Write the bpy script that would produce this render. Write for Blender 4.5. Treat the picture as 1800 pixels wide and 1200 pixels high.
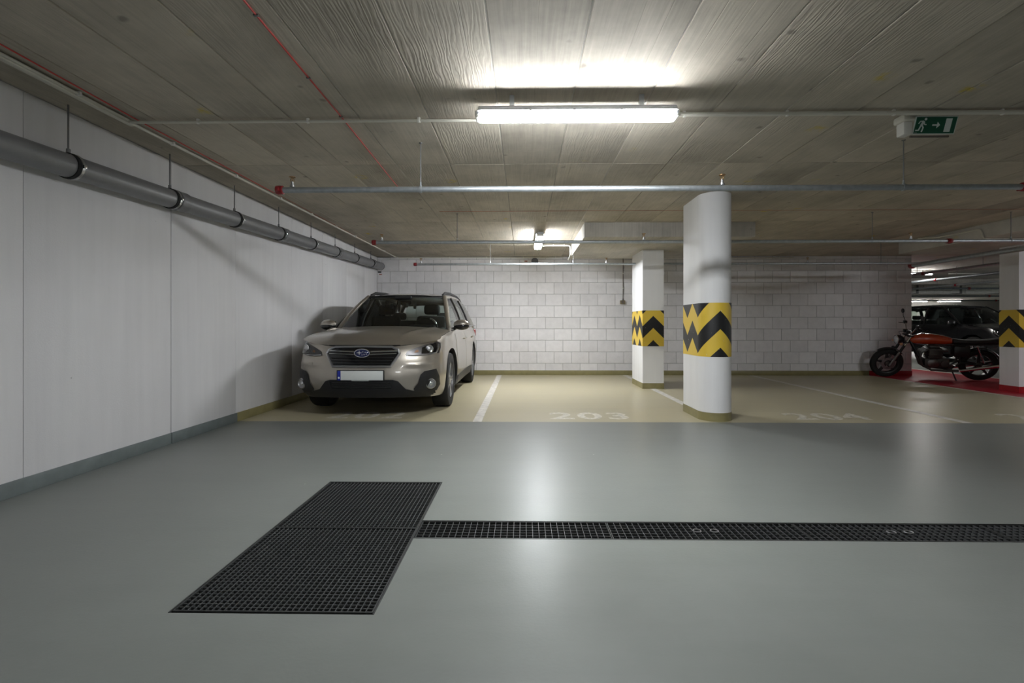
import bpy, bmesh, math, random
from mathutils import Vector, Matrix
from mathutils.geometry import tessellate_polygon
random.seed(7)
PI = math.pi
R = math.radians
for o in list(bpy.data.objects):
    bpy.data.objects.remove(o)
scene = bpy.context.scene
COL = scene.collection

# ------------------------------------------------------------------ camera, world, exposure
cd = bpy.data.cameras.new('camera')
cam = bpy.data.objects.new('camera', cd)
COL.objects.link(cam)
cam.location = (0, 0, 1.07)
cam.rotation_euler = (R(90), 0, R(0.9))
cd.sensor_width = 36
cd.lens = 854 / 1800 * 36
cd.shift_x = -6.6 / 1800
cd.shift_y = -28 / 1800
cd.clip_start = 0.05
cd.clip_end = 200
scene.camera = cam
world = bpy.data.worlds.new('world')
scene.world = world
world.use_nodes = True
world.node_tree.nodes['Background'].inputs[0].default_value = (0.9, 0.93, 1.0, 1)
world.node_tree.nodes['Background'].inputs[1].default_value = 0.02
scene.view_settings.view_transform = 'Standard'
scene.view_settings.look = 'None'
scene.view_settings.exposure = 1.15
scene.view_settings.gamma = 1.0
scene.view_settings.use_curve_mapping = False
LAMP_RADIANCE = 78.0

# ------------------------------------------------------------------ room constants (metres)
XL, YB, ZC = -3.19, 10.55, 2.565       # left wall, back wall, ceiling
XE = 8.33                              # right end of the block wall
YBAY = 5.40                            # where the grey lane meets the olive bays
XF, YF, YR = 32.0, 30.0, -8.0          # far right, far back, rear of the garage

# ------------------------------------------------------------------ materials
MATS = {}
def nmath(nt, op, a, b=None, c=None):
    n = nt.nodes.new('ShaderNodeMath'); n.operation = op
    for i, v in enumerate((a, b, c)):
        if v is None: continue
        if isinstance(v, (int, float)): n.inputs[i].default_value = v
        else: nt.links.new(v, n.inputs[i])
    return n.outputs[0]
def mixc(nt, fac, a, b, mode='MIX'):
    n = nt.nodes.new('ShaderNodeMix'); n.data_type = 'RGBA'; n.blend_type = mode
    for sock, v in ((n.inputs[0], fac), (n.inputs[6], a), (n.inputs[7], b)):
        if isinstance(v, (int, float)): sock.default_value = v
        elif isinstance(v, tuple): sock.default_value = (*v, 1) if len(v) == 3 else v
        else: nt.links.new(v, sock)
    return n.outputs[2]
def noise(nt, vec, scale, detail=3, rough=.55, dist=0):
    n = nt.nodes.new('ShaderNodeTexNoise')
    n.inputs['Scale'].default_value = scale; n.inputs['Detail'].default_value = detail
    n.inputs['Roughness'].default_value = rough; n.inputs['Distortion'].default_value = dist
    nt.links.new(vec, n.inputs['Vector'])
    return n.outputs[0]
def ramp(nt, fac, lo, hi, a=0.0, b=1.0):
    n = nt.nodes.new('ShaderNodeMapRange'); n.clamp = True
    nt.links.new(fac, n.inputs[0])
    for i, v in enumerate((lo, hi, a, b)): n.inputs[i + 1].default_value = v
    return n.outputs[0]
def position(nt, scale=(1, 1, 1), obj=False):
    if obj: src = nt.nodes.new('ShaderNodeTexCoord').outputs['Object']
    else: src = nt.nodes.new('ShaderNodeNewGeometry').outputs['Position']
    if scale == (1, 1, 1): return src
    m = nt.nodes.new('ShaderNodeMapping'); m.inputs['Scale'].default_value = scale
    nt.links.new(src, m.inputs['Vector'])
    return m.outputs[0]
def bump(nt, bsdf, height, strength, dist=.01):
    b = nt.nodes.new('ShaderNodeBump'); b.inputs['Strength'].default_value = strength
    b.inputs['Distance'].default_value = dist
    nt.links.new(height, b.inputs['Height']); nt.links.new(b.outputs[0], bsdf.inputs['Normal'])
def base_mat(name, col=(.5, .5, .5), rough=.5, metal=0.0, coat=0.0, spec=.5):
    m = bpy.data.materials.new(name); m.use_nodes = True; MATS[name] = m
    nt = m.node_tree; b = nt.nodes['Principled BSDF']
    b.inputs['Base Color'].default_value = (*col, 1)
    b.inputs['Roughness'].default_value = rough; b.inputs['Metallic'].default_value = metal
    b.inputs['Coat Weight'].default_value = coat; b.inputs['Coat Roughness'].default_value = .06
    b.inputs['Specular IOR Level'].default_value = spec
    return m, nt, b
def mat(name, col, rough=.5, metal=0.0, coat=0.0, var=.12, scale=9.0, bmp=0.0, bscale=60.0, spec=.5, obj=True):
    """procedural: colour varied by noise, optional fine relief"""
    m, nt, b = base_mat(name, col, rough, metal, coat, spec)
    p = position(nt, obj=obj)
    n = noise(nt, p, scale, 4)
    k = ramp(nt, n, .3, .7, 1 - var, 1 + var)
    c = mixc(nt, 1.0, col, (1, 1, 1), 'MULTIPLY')
    cc = nt.nodes.new('ShaderNodeCombineColor')
    for i in range(3): nt.links.new(k, cc.inputs[i])
    nt.links.new(mixc(nt, 1.0, col, cc.outputs[0], 'MULTIPLY'), b.inputs['Base Color'])
    if bmp: bump(nt, b, noise(nt, p, bscale, 3), bmp, .004)
    return m

def floor_mat(name, col, rough):
    m, nt, b = base_mat(name, col, rough, spec=.22)
    p = position(nt)
    big = noise(nt, p, .55, 4, .6)
    mid = noise(nt, p, 3.5, 5, .6)
    streak = noise(nt, position(nt, (.7, 4, 1)), 1.3, 5, .65)
    k = nmath(nt, 'ADD', ramp(nt, big, .3, .7, -.06, .06), ramp(nt, mid, .3, .7, .97, 1.03))
    k = nmath(nt, 'ADD', k, ramp(nt, streak, .35, .75, .025, -.03))
    cc = nt.nodes.new('ShaderNodeCombineColor')
    for i in range(3): nt.links.new(k, cc.inputs[i])
    c = mixc(nt, 1.0, col, cc.outputs[0], 'MULTIPLY')
    v = nt.nodes.new('ShaderNodeTexVoronoi'); v.inputs['Scale'].default_value = 2.3
    nt.links.new(p, v.inputs['Vector'])
    fleck = ramp(nt, v.outputs[0], .012, .018, 1, 0)
    c = mixc(nt, nmath(nt, 'MULTIPLY', fleck, .5), c, (.6, .58, .52))
    nt.links.new(c, b.inputs['Base Color'])
    rr = nmath(nt, 'ADD', ramp(nt, mid, .3, .7, -.015, .015), ramp(nt, big, .3, .7, rough - .02, rough + .03))
    nt.links.new(rr, b.inputs['Roughness'])
    h = nmath(nt, 'ADD', noise(nt, p, 70, 2), nmath(nt, 'MULTIPLY', noise(nt, p, 14, 3), .8))
    bump(nt, b, h, .10, .004)
    return m

def wall_mat(name, col, pits=True):
    m, nt, b = base_mat(name, col, .72, spec=.3)
    p = position(nt)
    k = nmath(nt, 'ADD', ramp(nt, noise(nt, p, .8, 4), .3, .7, .95, 1.03), ramp(nt, noise(nt, position(nt, (9, 9, .6)), 1.2, 4), .35, .7, .02, -.035))
    cc = nt.nodes.new('ShaderNodeCombineColor')
    for i in range(3): nt.links.new(k, cc.inputs[i])
    c = mixc(nt, 1.0, col, cc.outputs[0], 'MULTIPLY')
    h = noise(nt, p, 90, 4)
    if pits:
        v = nt.nodes.new('ShaderNodeTexVoronoi'); v.inputs['Scale'].default_value = 5.5
        nt.links.new(p, v.inputs['Vector'])
        pit = nmath(nt, 'MULTIPLY', ramp(nt, v.outputs[0], .02, .045, 1, 0), ramp(nt, noise(nt, p, 2.1, 2), .5, .6))
        c = mixc(nt, nmath(nt, 'MULTIPLY', pit, .5), c, (.2, .19, .18))
        h = nmath(nt, 'SUBTRACT', h, nmath(nt, 'MULTIPLY', pit, 2.0))
    nt.links.new(c, b.inputs['Base Color'])
    bump(nt, b, h, .16, .006)
    return m

def block_mat():
    m, nt, b = base_mat('white_block', (.6, .59, .6), .8, spec=.25)
    p = position(nt)
    oi = nt.nodes.new('ShaderNodeObjectInfo')
    k = nmath(nt, 'ADD', ramp(nt, oi.outputs['Random'], 0, 1, .91, 1.03), ramp(nt, noise(nt, p, 7, 5, .65), .3, .7, -.06, .05))
    cc = nt.nodes.new('ShaderNodeCombineColor')
    for i in range(3): nt.links.new(k, cc.inputs[i])
    nt.links.new(mixc(nt, 1.0, (.77, .755, .765), cc.outputs[0], 'MULTIPLY'), b.inputs['Base Color'])
    bump(nt, b, noise(nt, p, 55, 5, .7), .45, .008)
    return m

def ceiling_mat(name='board_marked_concrete', col=(.48, .435, .36)):
    m, nt, b = base_mat(name, col, .8, spec=.25)
    p = position(nt)
    oi = nt.nodes.new('ShaderNodeObjectInfo')
    off = nt.nodes.new('ShaderNodeVectorMath'); off.operation = 'ADD'
    sh = nt.nodes.new('ShaderNodeCombineXYZ')
    nt.links.new(nmath(nt, 'MULTIPLY', oi.outputs['Random'], 37.0), sh.inputs[1])
    nt.links.new(p, off.inputs[0]); nt.links.new(sh.outputs[0], off.inputs[1])
    mp = nt.nodes.new('ShaderNodeMapping'); mp.inputs['Scale'].default_value = (1, .16, 1)
    nt.links.new(off.outputs[0], mp.inputs['Vector'])
    w = nt.nodes.new('ShaderNodeTexWave'); w.bands_direction = 'X'
    w.inputs['Scale'].default_value = 15; w.inputs['Distortion'].default_value = 14
    w.inputs['Detail'].default_value = 3; w.inputs['Detail Scale'].default_value = 1.1
    nt.links.new(mp.outputs[0], w.inputs['Vector'])
    mp2 = nt.nodes.new('ShaderNodeMapping'); mp2.inputs['Scale'].default_value = (30, 1.2, 1)
    nt.links.new(off.outputs[0], mp2.inputs['Vector'])
    fib = noise(nt, mp2.outputs[0], 1.6, 5, .6)
    # narrow board edges inside each formwork sheet
    sx = nt.nodes.new('ShaderNodeSeparateXYZ'); nt.links.new(p, sx.inputs[0])
    q = nmath(nt, 'FRACT', nmath(nt, 'MULTIPLY', nmath(nt, 'ADD', sx.outputs[0], 50.178), 1 / .125))
    edge = ramp(nt, nmath(nt, 'ABSOLUTE', nmath(nt, 'SUBTRACT', q, .5)), .47, .5, 0, 1)
    edge = nmath(nt, 'MULTIPLY', edge, ramp(nt, noise(nt, mp.outputs[0], 2.2, 2), .45, .6))
    k = nmath(nt, 'ADD', ramp(nt, noise(nt, off.outputs[0], 1.3, 5, .65), .3, .7, .74, 1.16), ramp(nt, fib, .3, .7, -.09, .09))
    k = nmath(nt, 'ADD', k, ramp(nt, oi.outputs['Random'], 0, 1, -.07, .05))
    k = nmath(nt, 'SUBTRACT', k, nmath(nt, 'MULTIPLY', edge, .12))
    cc = nt.nodes.new('ShaderNodeCombineColor')
    for i in range(3): nt.links.new(k, cc.inputs[i])
    c = mixc(nt, 1.0, col, cc.outputs[0], 'MULTIPLY')
    # dark knots and yellow rust-proofing marks around the nail plugs
    v = nt.nodes.new('ShaderNodeTexVoronoi'); v.inputs['Scale'].default_value = 3.1
    nt.links.new(mixc(nt, .06, p, nt_color(nt, p)), v.inputs['Vector'])
    c = mixc(nt, nmath(nt, 'MULTIPLY', ramp(nt, v.outputs[0], .04, .09, 1, 0), .55), c, (.12, .11, .09))
    v2 = nt.nodes.new('ShaderNodeTexVoronoi'); v2.inputs['Scale'].default_value = 1.7
    nt.links.new(mixc(nt, .10, p, nt_color(nt, p)), v2.inputs['Vector'])
    yel = nmath(nt, 'MULTIPLY', ramp(nt, v2.outputs[0], .05, .13, 1, 0), ramp(nt, noise(nt, p, 18, 3), .42, .6))
    c = mixc(nt, nmath(nt, 'MULTIPLY', yel, .8), c, (.55, .42, .04))
    nt.links.new(c, b.inputs['Base Color'])
    h = nmath(nt, 'ADD', nmath(nt, 'MULTIPLY', nmath(nt, 'MULTIPLY', w.outputs[1], ramp(nt, noise(nt, off.outputs[0], .9, 2), .45, .65)), .7), nmath(nt, 'MULTIPLY', fib, .9))
    h = nmath(nt, 'SUBTRACT', h, nmath(nt, 'MULTIPLY', edge, 1.2))
    bump(nt, b, h, .34, .006)
    return m
def nt_color(nt, p):
    n = nt.nodes.new('ShaderNodeTexNoise'); n.inputs['Scale'].default_value = 9
    nt.links.new(p, n.inputs['Vector'])
    return n.outputs[1]

def chevron_mat():
    m, nt, b = base_mat('warning_paint', (.7, .5, .05), .45)
    uv = nt.nodes.new('ShaderNodeUVMap'); uv.uv_map = 'UVMap'
    s = nt.nodes.new('ShaderNodeSeparateXYZ'); nt.links.new(uv.outputs[0], s.inputs[0])
    t = nmath(nt, 'SUBTRACT', nmath(nt, 'SUBTRACT', s.outputs[1], s.outputs[0]), .09)
    blk = nmath(nt, 'LESS_THAN', nmath(nt, 'FRACT', nmath(nt, 'ADD', nmath(nt, 'DIVIDE', t, .41), 10)), .5)
    p = position(nt)
    chips = ramp(nt, noise(nt, p, 45, 3), .70, .73)
    c = mixc(nt, blk, (.72, .50, .055), (.012, .012, .013))
    c = mixc(nt, nmath(nt, 'MULTIPLY', chips, .7), c, (.6, .58, .52))
    nt.links.new(c, b.inputs['Base Color'])
    return m

def glass_mat(name, tint, refl=.08):
    m = bpy.data.materials.new(name); m.use_nodes = True; MATS[name] = m
    nt = m.node_tree; nt.nodes.remove(nt.nodes['Principled BSDF'])
    out = nt.nodes['Material Output']
    tr = nt.nodes.new('ShaderNodeBsdfTransparent'); tr.inputs[0].default_value = (*tint, 1)
    gl = nt.nodes.new('ShaderNodeBsdfGlossy'); gl.inputs['Roughness'].default_value = .02
    fr = nt.nodes.new('ShaderNodeFresnel'); fr.inputs[0].default_value = 1.5
    mx = nt.nodes.new('ShaderNodeMixShader')
    nt.links.new(fr.outputs[0], mx.inputs[0]); nt.links.new(tr.outputs[0], mx.inputs[1]); nt.links.new(gl.outputs[0], mx.inputs[2])
    nt.links.new(mx.outputs[0], out.inputs[0])
    return m

def emit_mat(name, col, strength):
    m, nt, b = base_mat(name, (.9, .9, .9), .4)
    b.inputs['Emission Color'].default_value = (*col, 1)
    b.inputs['Emission Strength'].default_value = strength
    return m

floor_mat('lane_epoxy', (.196, .206, .192), .325)
floor_mat('bay_epoxy', (.42, .375, .25), .325)
floor_mat('red_epoxy', (.42, .012, .028), .325)
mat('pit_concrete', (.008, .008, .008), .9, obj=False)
wall_mat('white_concrete', (.74, .73, .735))
wall_mat('white_plaster', (.77, .765, .765))
wall_mat('grey_plaster', (.36, .35, .33), False)
block_mat()
mat('mortar', (.46, .45, .45), .9, bmp=.3, obj=False)
ceiling_mat()
ceiling_mat('plain_concrete', (.50, .475, .43))
chevron_mat()
mat('base_grey', (.16, .185, .185), .4, obj=False)
mat('base_olive', (.25, .22, .10), .4, obj=False)
mat('base_red', (.36, .012, .02), .4, obj=False)
mat('line_paint', (.60, .57, .52), .45, var=.22, scale=14, obj=False)
mat('number_paint', (.58, .545, .46), .45, var=.3, scale=22, obj=False)
mat('pvc_grey', (.20, .20, .205), .38, var=.06)
mat('pvc_dark', (.13, .13, .135), .4, var=.06)
mat('rubber_black', (.007, .007, .007), .8, bmp=.2)
mat('galvanised', (.42, .45, .47), .42, metal=.75, var=.12, scale=26)
mat('galv_dark', (.14, .155, .165), .5, metal=.6, var=.2, scale=40)
mat('rod_steel', (.20, .20, .20), .5, metal=.6)
mat('white_plastic', (.72, .71, .66), .45, var=.04)
mat('cream_plastic', (.60, .58, .50), .5, var=.05)
mat('lamp_housing', (.50, .52, .55), .5, var=.03)
mat('red_fitting', (.22, .010, .014), .42)
mat('red_cable', (.50, .03, .025), .5)
mat('red_chalk', (.36, .13, .09), .9, var=.4, scale=20, obj=False)
mat('brass', (.35, .22, .10), .4, metal=.8)
mat('sign_green', (.010, .085, .045), .4, var=.04)
mat('sign_white', (.62, .68, .64), .45, var=.04)
mat('dark_grille', (.015, .016, .017), .6)
mat('cable_brown', (.14, .12, .10), .6)
mat('socket_brown', (.20, .16, .09), .6)
mat('grate_steel', (.10, .104, .104), .5, metal=.5, var=.2, scale=30)
mat('frame_steel', (.05, .052, .051), .5, metal=.4, var=.2, scale=30)
emit_mat('lamp_glow', (.93, .965, 1.0), LAMP_RADIANCE)
emit_mat('lamp_glow_dim', (1.0, .97, .93), LAMP_RADIANCE * .5)
# vehicles
mat('champagne_paint', (.41, .375, .325), .36, metal=.8, coat=.8, var=.02)
mat('black_paint', (.006, .006, .007), .25, coat=.6, var=.02)
mat('black_plastic', (.010, .010, .011), .5, var=.1, bmp=.1, bscale=200)
mat('gloss_black', (.006, .006, .007), .15, coat=.5, var=.02)
mat('chrome', (.75, .76, .78), .12, metal=1.0, var=.02)
mat('satin_silver', (.45, .45, .46), .3, metal=.9, var=.05)
mat('dim_silver', (.20, .19, .19), .35, metal=.8, var=.1)
mat('emblem_blue', (.004, .010, .07), .2, coat=.6, var=.02)
mat('plate_white', (.66, .68, .66), .5, var=.02)
mat('plate_blue', (.006, .02, .30), .45, var=.02)
mat('amber', (.50, .26, .13), .25, var=.05)
mat('interior_dark', (.018, .018, .019), .8, var=.1)
mat('tail_red', (.30, .01, .01), .2, coat=.4)
mat('tank_orange', (.50, .055, .012), .22, coat=1.0, var=.05)
mat('engine_metal', (.10, .095, .09), .45, metal=.7, var=.2)
mat('bike_black', (.008, .008, .009), .4, var=.1)
mat('seat_vinyl', (.012, .012, .013), .55, bmp=.1)
glass_mat('car_glass', (.80, .88, .84))
glass_mat('privacy_glass', (.06, .065, .065))
glass_mat('clear_cover', (.92, .93, .94))

# ------------------------------------------------------------------ mesh helpers
class MB:
    def __init__(self): self.v = []; self.f = []; self.m = []; self.uv = None
    def face(self, idx, mi=0): self.f.append(tuple(idx)); self.m.append(mi)
    def quadbox(self, P, mi=0):
        b = len(self.v); self.v += [tuple(p) for p in P]
        for q in ((0, 3, 2, 1), (4, 5, 6, 7), (0, 1, 5, 4), (1, 2, 6, 5), (2, 3, 7, 6), (3, 0, 4, 7)):
            self.face([b + i for i in q], mi)
        return self
    def box(self, x0, x1, y0, y1, z0, z1, mi=0):
        return self.quadbox([(x0, y0, z0), (x1, y0, z0), (x1, y1, z0), (x0, y1, z0), (x0, y0, z1), (x1, y0, z1), (x1, y1, z1), (x0, y1, z1)], mi)
    def rbox(self, x0, x1, y0, y1, z0, z1, r=.01, mi=0):
        """box with chamfered edges"""
        bm = bmesh.new()
        bmesh.ops.create_cube(bm, size=1)
        bmesh.ops.scale(bm, vec=(x1 - x0, y1 - y0, z1 - z0), verts=bm.verts)
        bmesh.ops.translate(bm, vec=((x0 + x1) / 2, (y0 + y1) / 2, (z0 + z1) / 2), verts=bm.verts)
        r = min(r, .49 * min(x1 - x0, y1 - y0, z1 - z0))
        bmesh.ops.bevel(bm, geom=list(bm.edges), offset=r, segments=2, profile=.5, affect='EDGES')
        return self.add_bm(bm, mi)
    def add_bm(self, bm, mi=0):
        b = len(self.v); bm.verts.index_update()
        self.v += [tuple(v.co) for v in bm.verts]
        for f in bm.faces: self.face([b + v.index for v in f.verts], mi)
        bm.free(); return self
    def tube(self, pts, r, n=12, caps=True, mi=0, closed=False, sy=1.0):
        pts = [Vector(p) for p in pts]; b0 = len(self.v); N = len(pts)
        rs = r if isinstance(r, (list, tuple)) else [r] * N
        up = None
        for i, p in enumerate(pts):
            if closed: t = (pts[(i + 1) % N] - pts[i - 1])
            else: t = (pts[min(i + 1, N - 1)] - pts[max(i - 1, 0)])
            t.normalize()
            if up is None:
                up = Vector((0, 0, 1)) if abs(t.z) < .9 else Vector((0, 1, 0))
            a = t.cross(up)
            if a.length < 1e-6: a = t.orthogonal()
            a.normalize(); c = a.cross(t).normalized(); up = c
            for k in range(n):
                g = 2 * PI * k / n
                self.v.append(tuple(p + a * (rs[i] * math.cos(g)) + c * (rs[i] * sy * math.sin(g))))
        for i in range(N if closed else N - 1):
            j = (i + 1) % N
            for k in range(n):
                l = (k + 1) % n
                self.face((b0 + i * n + k, b0 + i * n + l, b0 + j * n + l, b0 + j * n + k), mi)
        if caps and not closed:
            self.face([b0 + k for k in range(n)][::-1], mi)
            self.face([b0 + (N - 1) * n + k for k in range(n)], mi)
        return self
    def lathe(self, prof, c=(0, 0, 0), axis='z', n=24, mi=0, closed=False):
        """prof: (radius, height along axis)"""
        b0 = len(self.v); N = len(prof)
        for r, hgt in prof:
            for k in range(n):
                g = 2 * PI * k / n; a, d = r * math.cos(g), r * math.sin(g)
                if axis == 'z': p = (c[0] + a, c[1] + d, c[2] + hgt)
                elif axis == 'x': p = (c[0] + hgt, c[1] + a, c[2] + d)
                else: p = (c[0] + d, c[1] + hgt, c[2] + a)
                self.v.append(p)
        for i in range(N if closed else N - 1):
            j = (i + 1) % N
            for k in range(n):
                l = (k + 1) % n
                self.face((b0 + i * n + k, b0 + i * n + l, b0 + j * n + l, b0 + j * n + k), mi)
        if not closed:
            if prof[0][0] > 1e-5: self.face([b0 + k for k in range(n)][::-1], mi)
            if prof[-1][0] > 1e-5: self.face([b0 + (N - 1) * n + k for k in range(n)], mi)
        return self
    def grid(self, fn, nu, nv, mi=0):
        b0 = len(self.v)
        for i in range(nu + 1):
            for j in range(nv + 1): self.v.append(tuple(fn(i / nu, j / nv)))
        for i in range(nu):
            for j in range(nv):
                a = b0 + i * (nv + 1) + j
                self.face((a, a + nv + 1, a + nv + 2, a + 1), mi)
        return self
    def prism(self, poly, fn, d0, d1, mi=0):
        """poly of 2-D points, fn(a, b, d) -> 3-D; closed slab between d0 and d1"""
        b = len(self.v); n = len(poly)
        for d in (d0, d1): self.v += [tuple(fn(a, c, d)) for a, c in poly]
        for tri in tessellate_polygon([[Vector((a, c, 0)) for a, c in poly]]):
            self.face([b + i for i in tri], mi); self.face([b + n + i for i in reversed(tri)], mi)
        for i in range(n):
            j = (i + 1) % n
            self.face((b + i, b + j, b + n + j, b + n + i), mi)
        return self
    def patch(self, poly, fn, depth=.012, res=.05, mi=0):
        """polygon laid on a curved surface: fn(a, b, d) -> 3-D, d = height above it; skirts go back by depth"""
        bm = bmesh.new()
        dense = []
        for i, (a, c) in enumerate(poly):
            a2, c2 = poly[(i + 1) % len(poly)]
            k = max(1, int(math.hypot(a2 - a, c2 - c) / res))
            for j in range(k): dense.append((a + (a2 - a) * j / k, c + (c2 - c) * j / k))
        vs = [bm.verts.new((a, c, 0)) for a, c in dense]
        f = bm.faces.new(vs)
        bmesh.ops.triangulate(bm, faces=[f])
        for _ in range(3):
            lg = [e for e in bm.edges if e.calc_length() > res * 1.5 and not e.is_boundary]
            if not lg: break
            bmesh.ops.subdivide_edges(bm, edges=lg, cuts=1)
            bmesh.ops.triangulate(bm, faces=bm.faces)
        bnd = [e for e in bm.edges if e.is_boundary]
        bm.verts.index_update()
        b = len(self.v)
        self.v += [tuple(fn(v.co.x, v.co.y, 0)) for v in bm.verts]
        for f in bm.faces: self.face([b + v.index for v in f.verts], mi)
        c0 = len(self.v); mp = {}
        for e in bnd:
            for v in e.verts:
                if v.index not in mp:
                    mp[v.index] = len(self.v); self.v.append(tuple(fn(v.co.x, v.co.y, -depth)))
        for e in bnd:
            i, j = e.verts[0].index, e.verts[1].index
            self.face((b + i, b + j, mp[j], mp[i]), mi)
        bm.free(); return self
    def sphere(self, c, r, n=16, m=10, mi=0):
        b = len(self.v)
        rx, ry, rz = r if isinstance(r, tuple) else (r, r, r)
        for i in range(m + 1):
            t = PI * i / m
            for k in range(n):
                g = 2 * PI * k / n
                self.v.append((c[0] + rx * math.sin(t) * math.cos(g), c[1] + ry * math.sin(t) * math.sin(g), c[2] + rz * math.cos(t)))
        for i in range(m):
            for k in range(n):
                l = (k + 1) % n
                self.face((b + i * n + k, b + (i + 1) * n + k, b + (i + 1) * n + l, b + i * n + l), mi)
        return self
    def xf(self, M):
        self.v = [tuple(M @ Vector(p)) for p in self.v]; return self
    def mesh(self, name, mats, smooth=True, angle=35, fix=True):
        me = bpy.data.meshes.new(name)
        me.from_pydata(self.v, [], self.f); me.update()
        for m in (mats if isinstance(mats, (list, tuple)) else [mats]): me.materials.append(MATS[m])
        if any(self.m): me.polygons.foreach_set('material_index', self.m)
        if fix:
            bm = bmesh.new(); bm.from_mesh(me)
            bmesh.ops.remove_doubles(bm, verts=bm.verts, dist=1e-5)
            bmesh.ops.recalc_face_normals(bm, faces=bm.faces)
            bm.to_mesh(me); bm.free()
        if smooth:
            me.polygons.foreach_set('use_smooth', [True] * len(me.polygons))
            me.set_sharp_from_angle(angle=R(angle))
        return me
    def build(self, name, mats, parent=None, smooth=True, angle=35, fix=True, label=None):
        return link(name, self.mesh(name, mats, smooth, angle, fix), parent, label)
def link(name, me, parent=None, label=None, loc=None):
    o = bpy.data.objects.new(name, me); COL.objects.link(o)
    if parent: o.parent = parent
    if label: o['label'] = label
    if loc: o.location = loc
    return o
def thing(name, label, cat, loc=(0, 0, 0), rot=(0, 0, 0), group=None):
    o = bpy.data.objects.new(name, None); COL.objects.link(o)
    o.empty_display_size = .1; o.location = loc; o.rotation_euler = rot
    return tag(o, label, cat, group)
def tag(o, label, cat, group=None):
    o['label'] = label; o['category'] = cat
    if group: o['group'] = group
    return o
def struct(o, label=None):
    o['kind'] = 'structure'
    if label: o['label'] = label
    return o
def lerp(a, b, t): return a + (b - a) * t
def interp(tab, x):
    if x <= tab[0][0]: return tab[0][1]
    for (x0, y0), (x1, y1) in zip(tab, tab[1:]):
        if x <= x1:
            t = (x - x0) / (x1 - x0); return y0 + (y1 - y0) * t
    return tab[-1][1]
def smoothtab(tab, n=80):
    """Catmull-Rom resample of a table so that interpolation is smooth"""
    out = []; T = [tab[0]] + tab + [tab[-1]]
    per = max(2, n // (len(tab) - 1))
    for i in range(1, len(T) - 2):
        p0, p1, p2, p3 = T[i - 1], T[i], T[i + 1], T[i + 2]
        for k in range(per):
            t = k / per
            m1 = (p2[1] - p0[1]) / max(1e-6, p2[0] - p0[0]) * (p2[0] - p1[0])
            m2 = (p3[1] - p1[1]) / max(1e-6, p3[0] - p1[0]) * (p2[0] - p1[0])
            h = (2 * t**3 - 3 * t**2 + 1) * p1[1] + (t**3 - 2 * t**2 + t) * m1 + (-2 * t**3 + 3 * t**2) * p2[1] + (t**3 - t**2) * m2
            out.append((lerp(p1[0], p2[0], t), h))
    out.append(tab[-1]); return out

# ------------------------------------------------------------------ the setting
PIT = (-1.325, -.553, 1.79, 3.31)       # grating pit x0 x1 y0 y1
DRN = (-.553, 7.20, 2.437, 2.66)        # drain channel
def floor_rects(name, m, xs, ys, skip, label):
    mb = MB()
    for x0, x1 in zip(xs, xs[1:]):
        for y0, y1 in zip(ys, ys[1:]):
            cx, cy = (x0 + x1) / 2, (y0 + y1) / 2
            if any(a < cx < b and c < cy < d for a, b, c, d in skip): continue
            mb.box(x0, x1, y0, y1, -.02, 0)
    return struct(mb.build(name, m, smooth=False, fix=False), label)
floor_rects('floor', 'lane_epoxy', [XL, PIT[0], PIT[1], DRN[1], XF], [YR, PIT[2], DRN[2], DRN[3], PIT[3], YBAY], [PIT, DRN],
            'grey-green epoxy floor of the driving lane')
XRED = 7.42
mb = MB().box(XL, XRED, YBAY, YB + .24, -.02, 0).box(XL, 6.0, YB + .24, YF, -.02, 0)
struct(mb.build('floor', 'bay_epoxy', smooth=False, fix=False), 'olive beige epoxy floor of the parking bays')
struct(MB().box(XRED, 9.60, YBAY, 13.9, -.02, 0).build('floor', 'red_epoxy', smooth=False), 'dark red painted floor strip under the motorcycle')
mb = MB().box(9.60, XF, YBAY, YF, -.02, 0).box(6.0, 9.60, 13.9, YF, -.02, 0).box(6.0, XRED, YB + .24, 13.9, -.02, 0)
struct(mb.build('floor', 'lane_epoxy', smooth=False, fix=False), 'grey floor of the garage hall behind the block wall')
# pit below the gratings
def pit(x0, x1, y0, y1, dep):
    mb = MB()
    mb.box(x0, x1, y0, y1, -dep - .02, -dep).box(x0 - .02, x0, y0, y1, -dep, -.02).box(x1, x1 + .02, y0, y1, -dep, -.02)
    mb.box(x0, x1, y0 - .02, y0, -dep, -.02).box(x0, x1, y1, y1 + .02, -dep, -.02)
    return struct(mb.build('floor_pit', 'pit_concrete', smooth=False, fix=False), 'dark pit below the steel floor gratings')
pit(*PIT, .5); pit(*DRN, .22)

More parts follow.
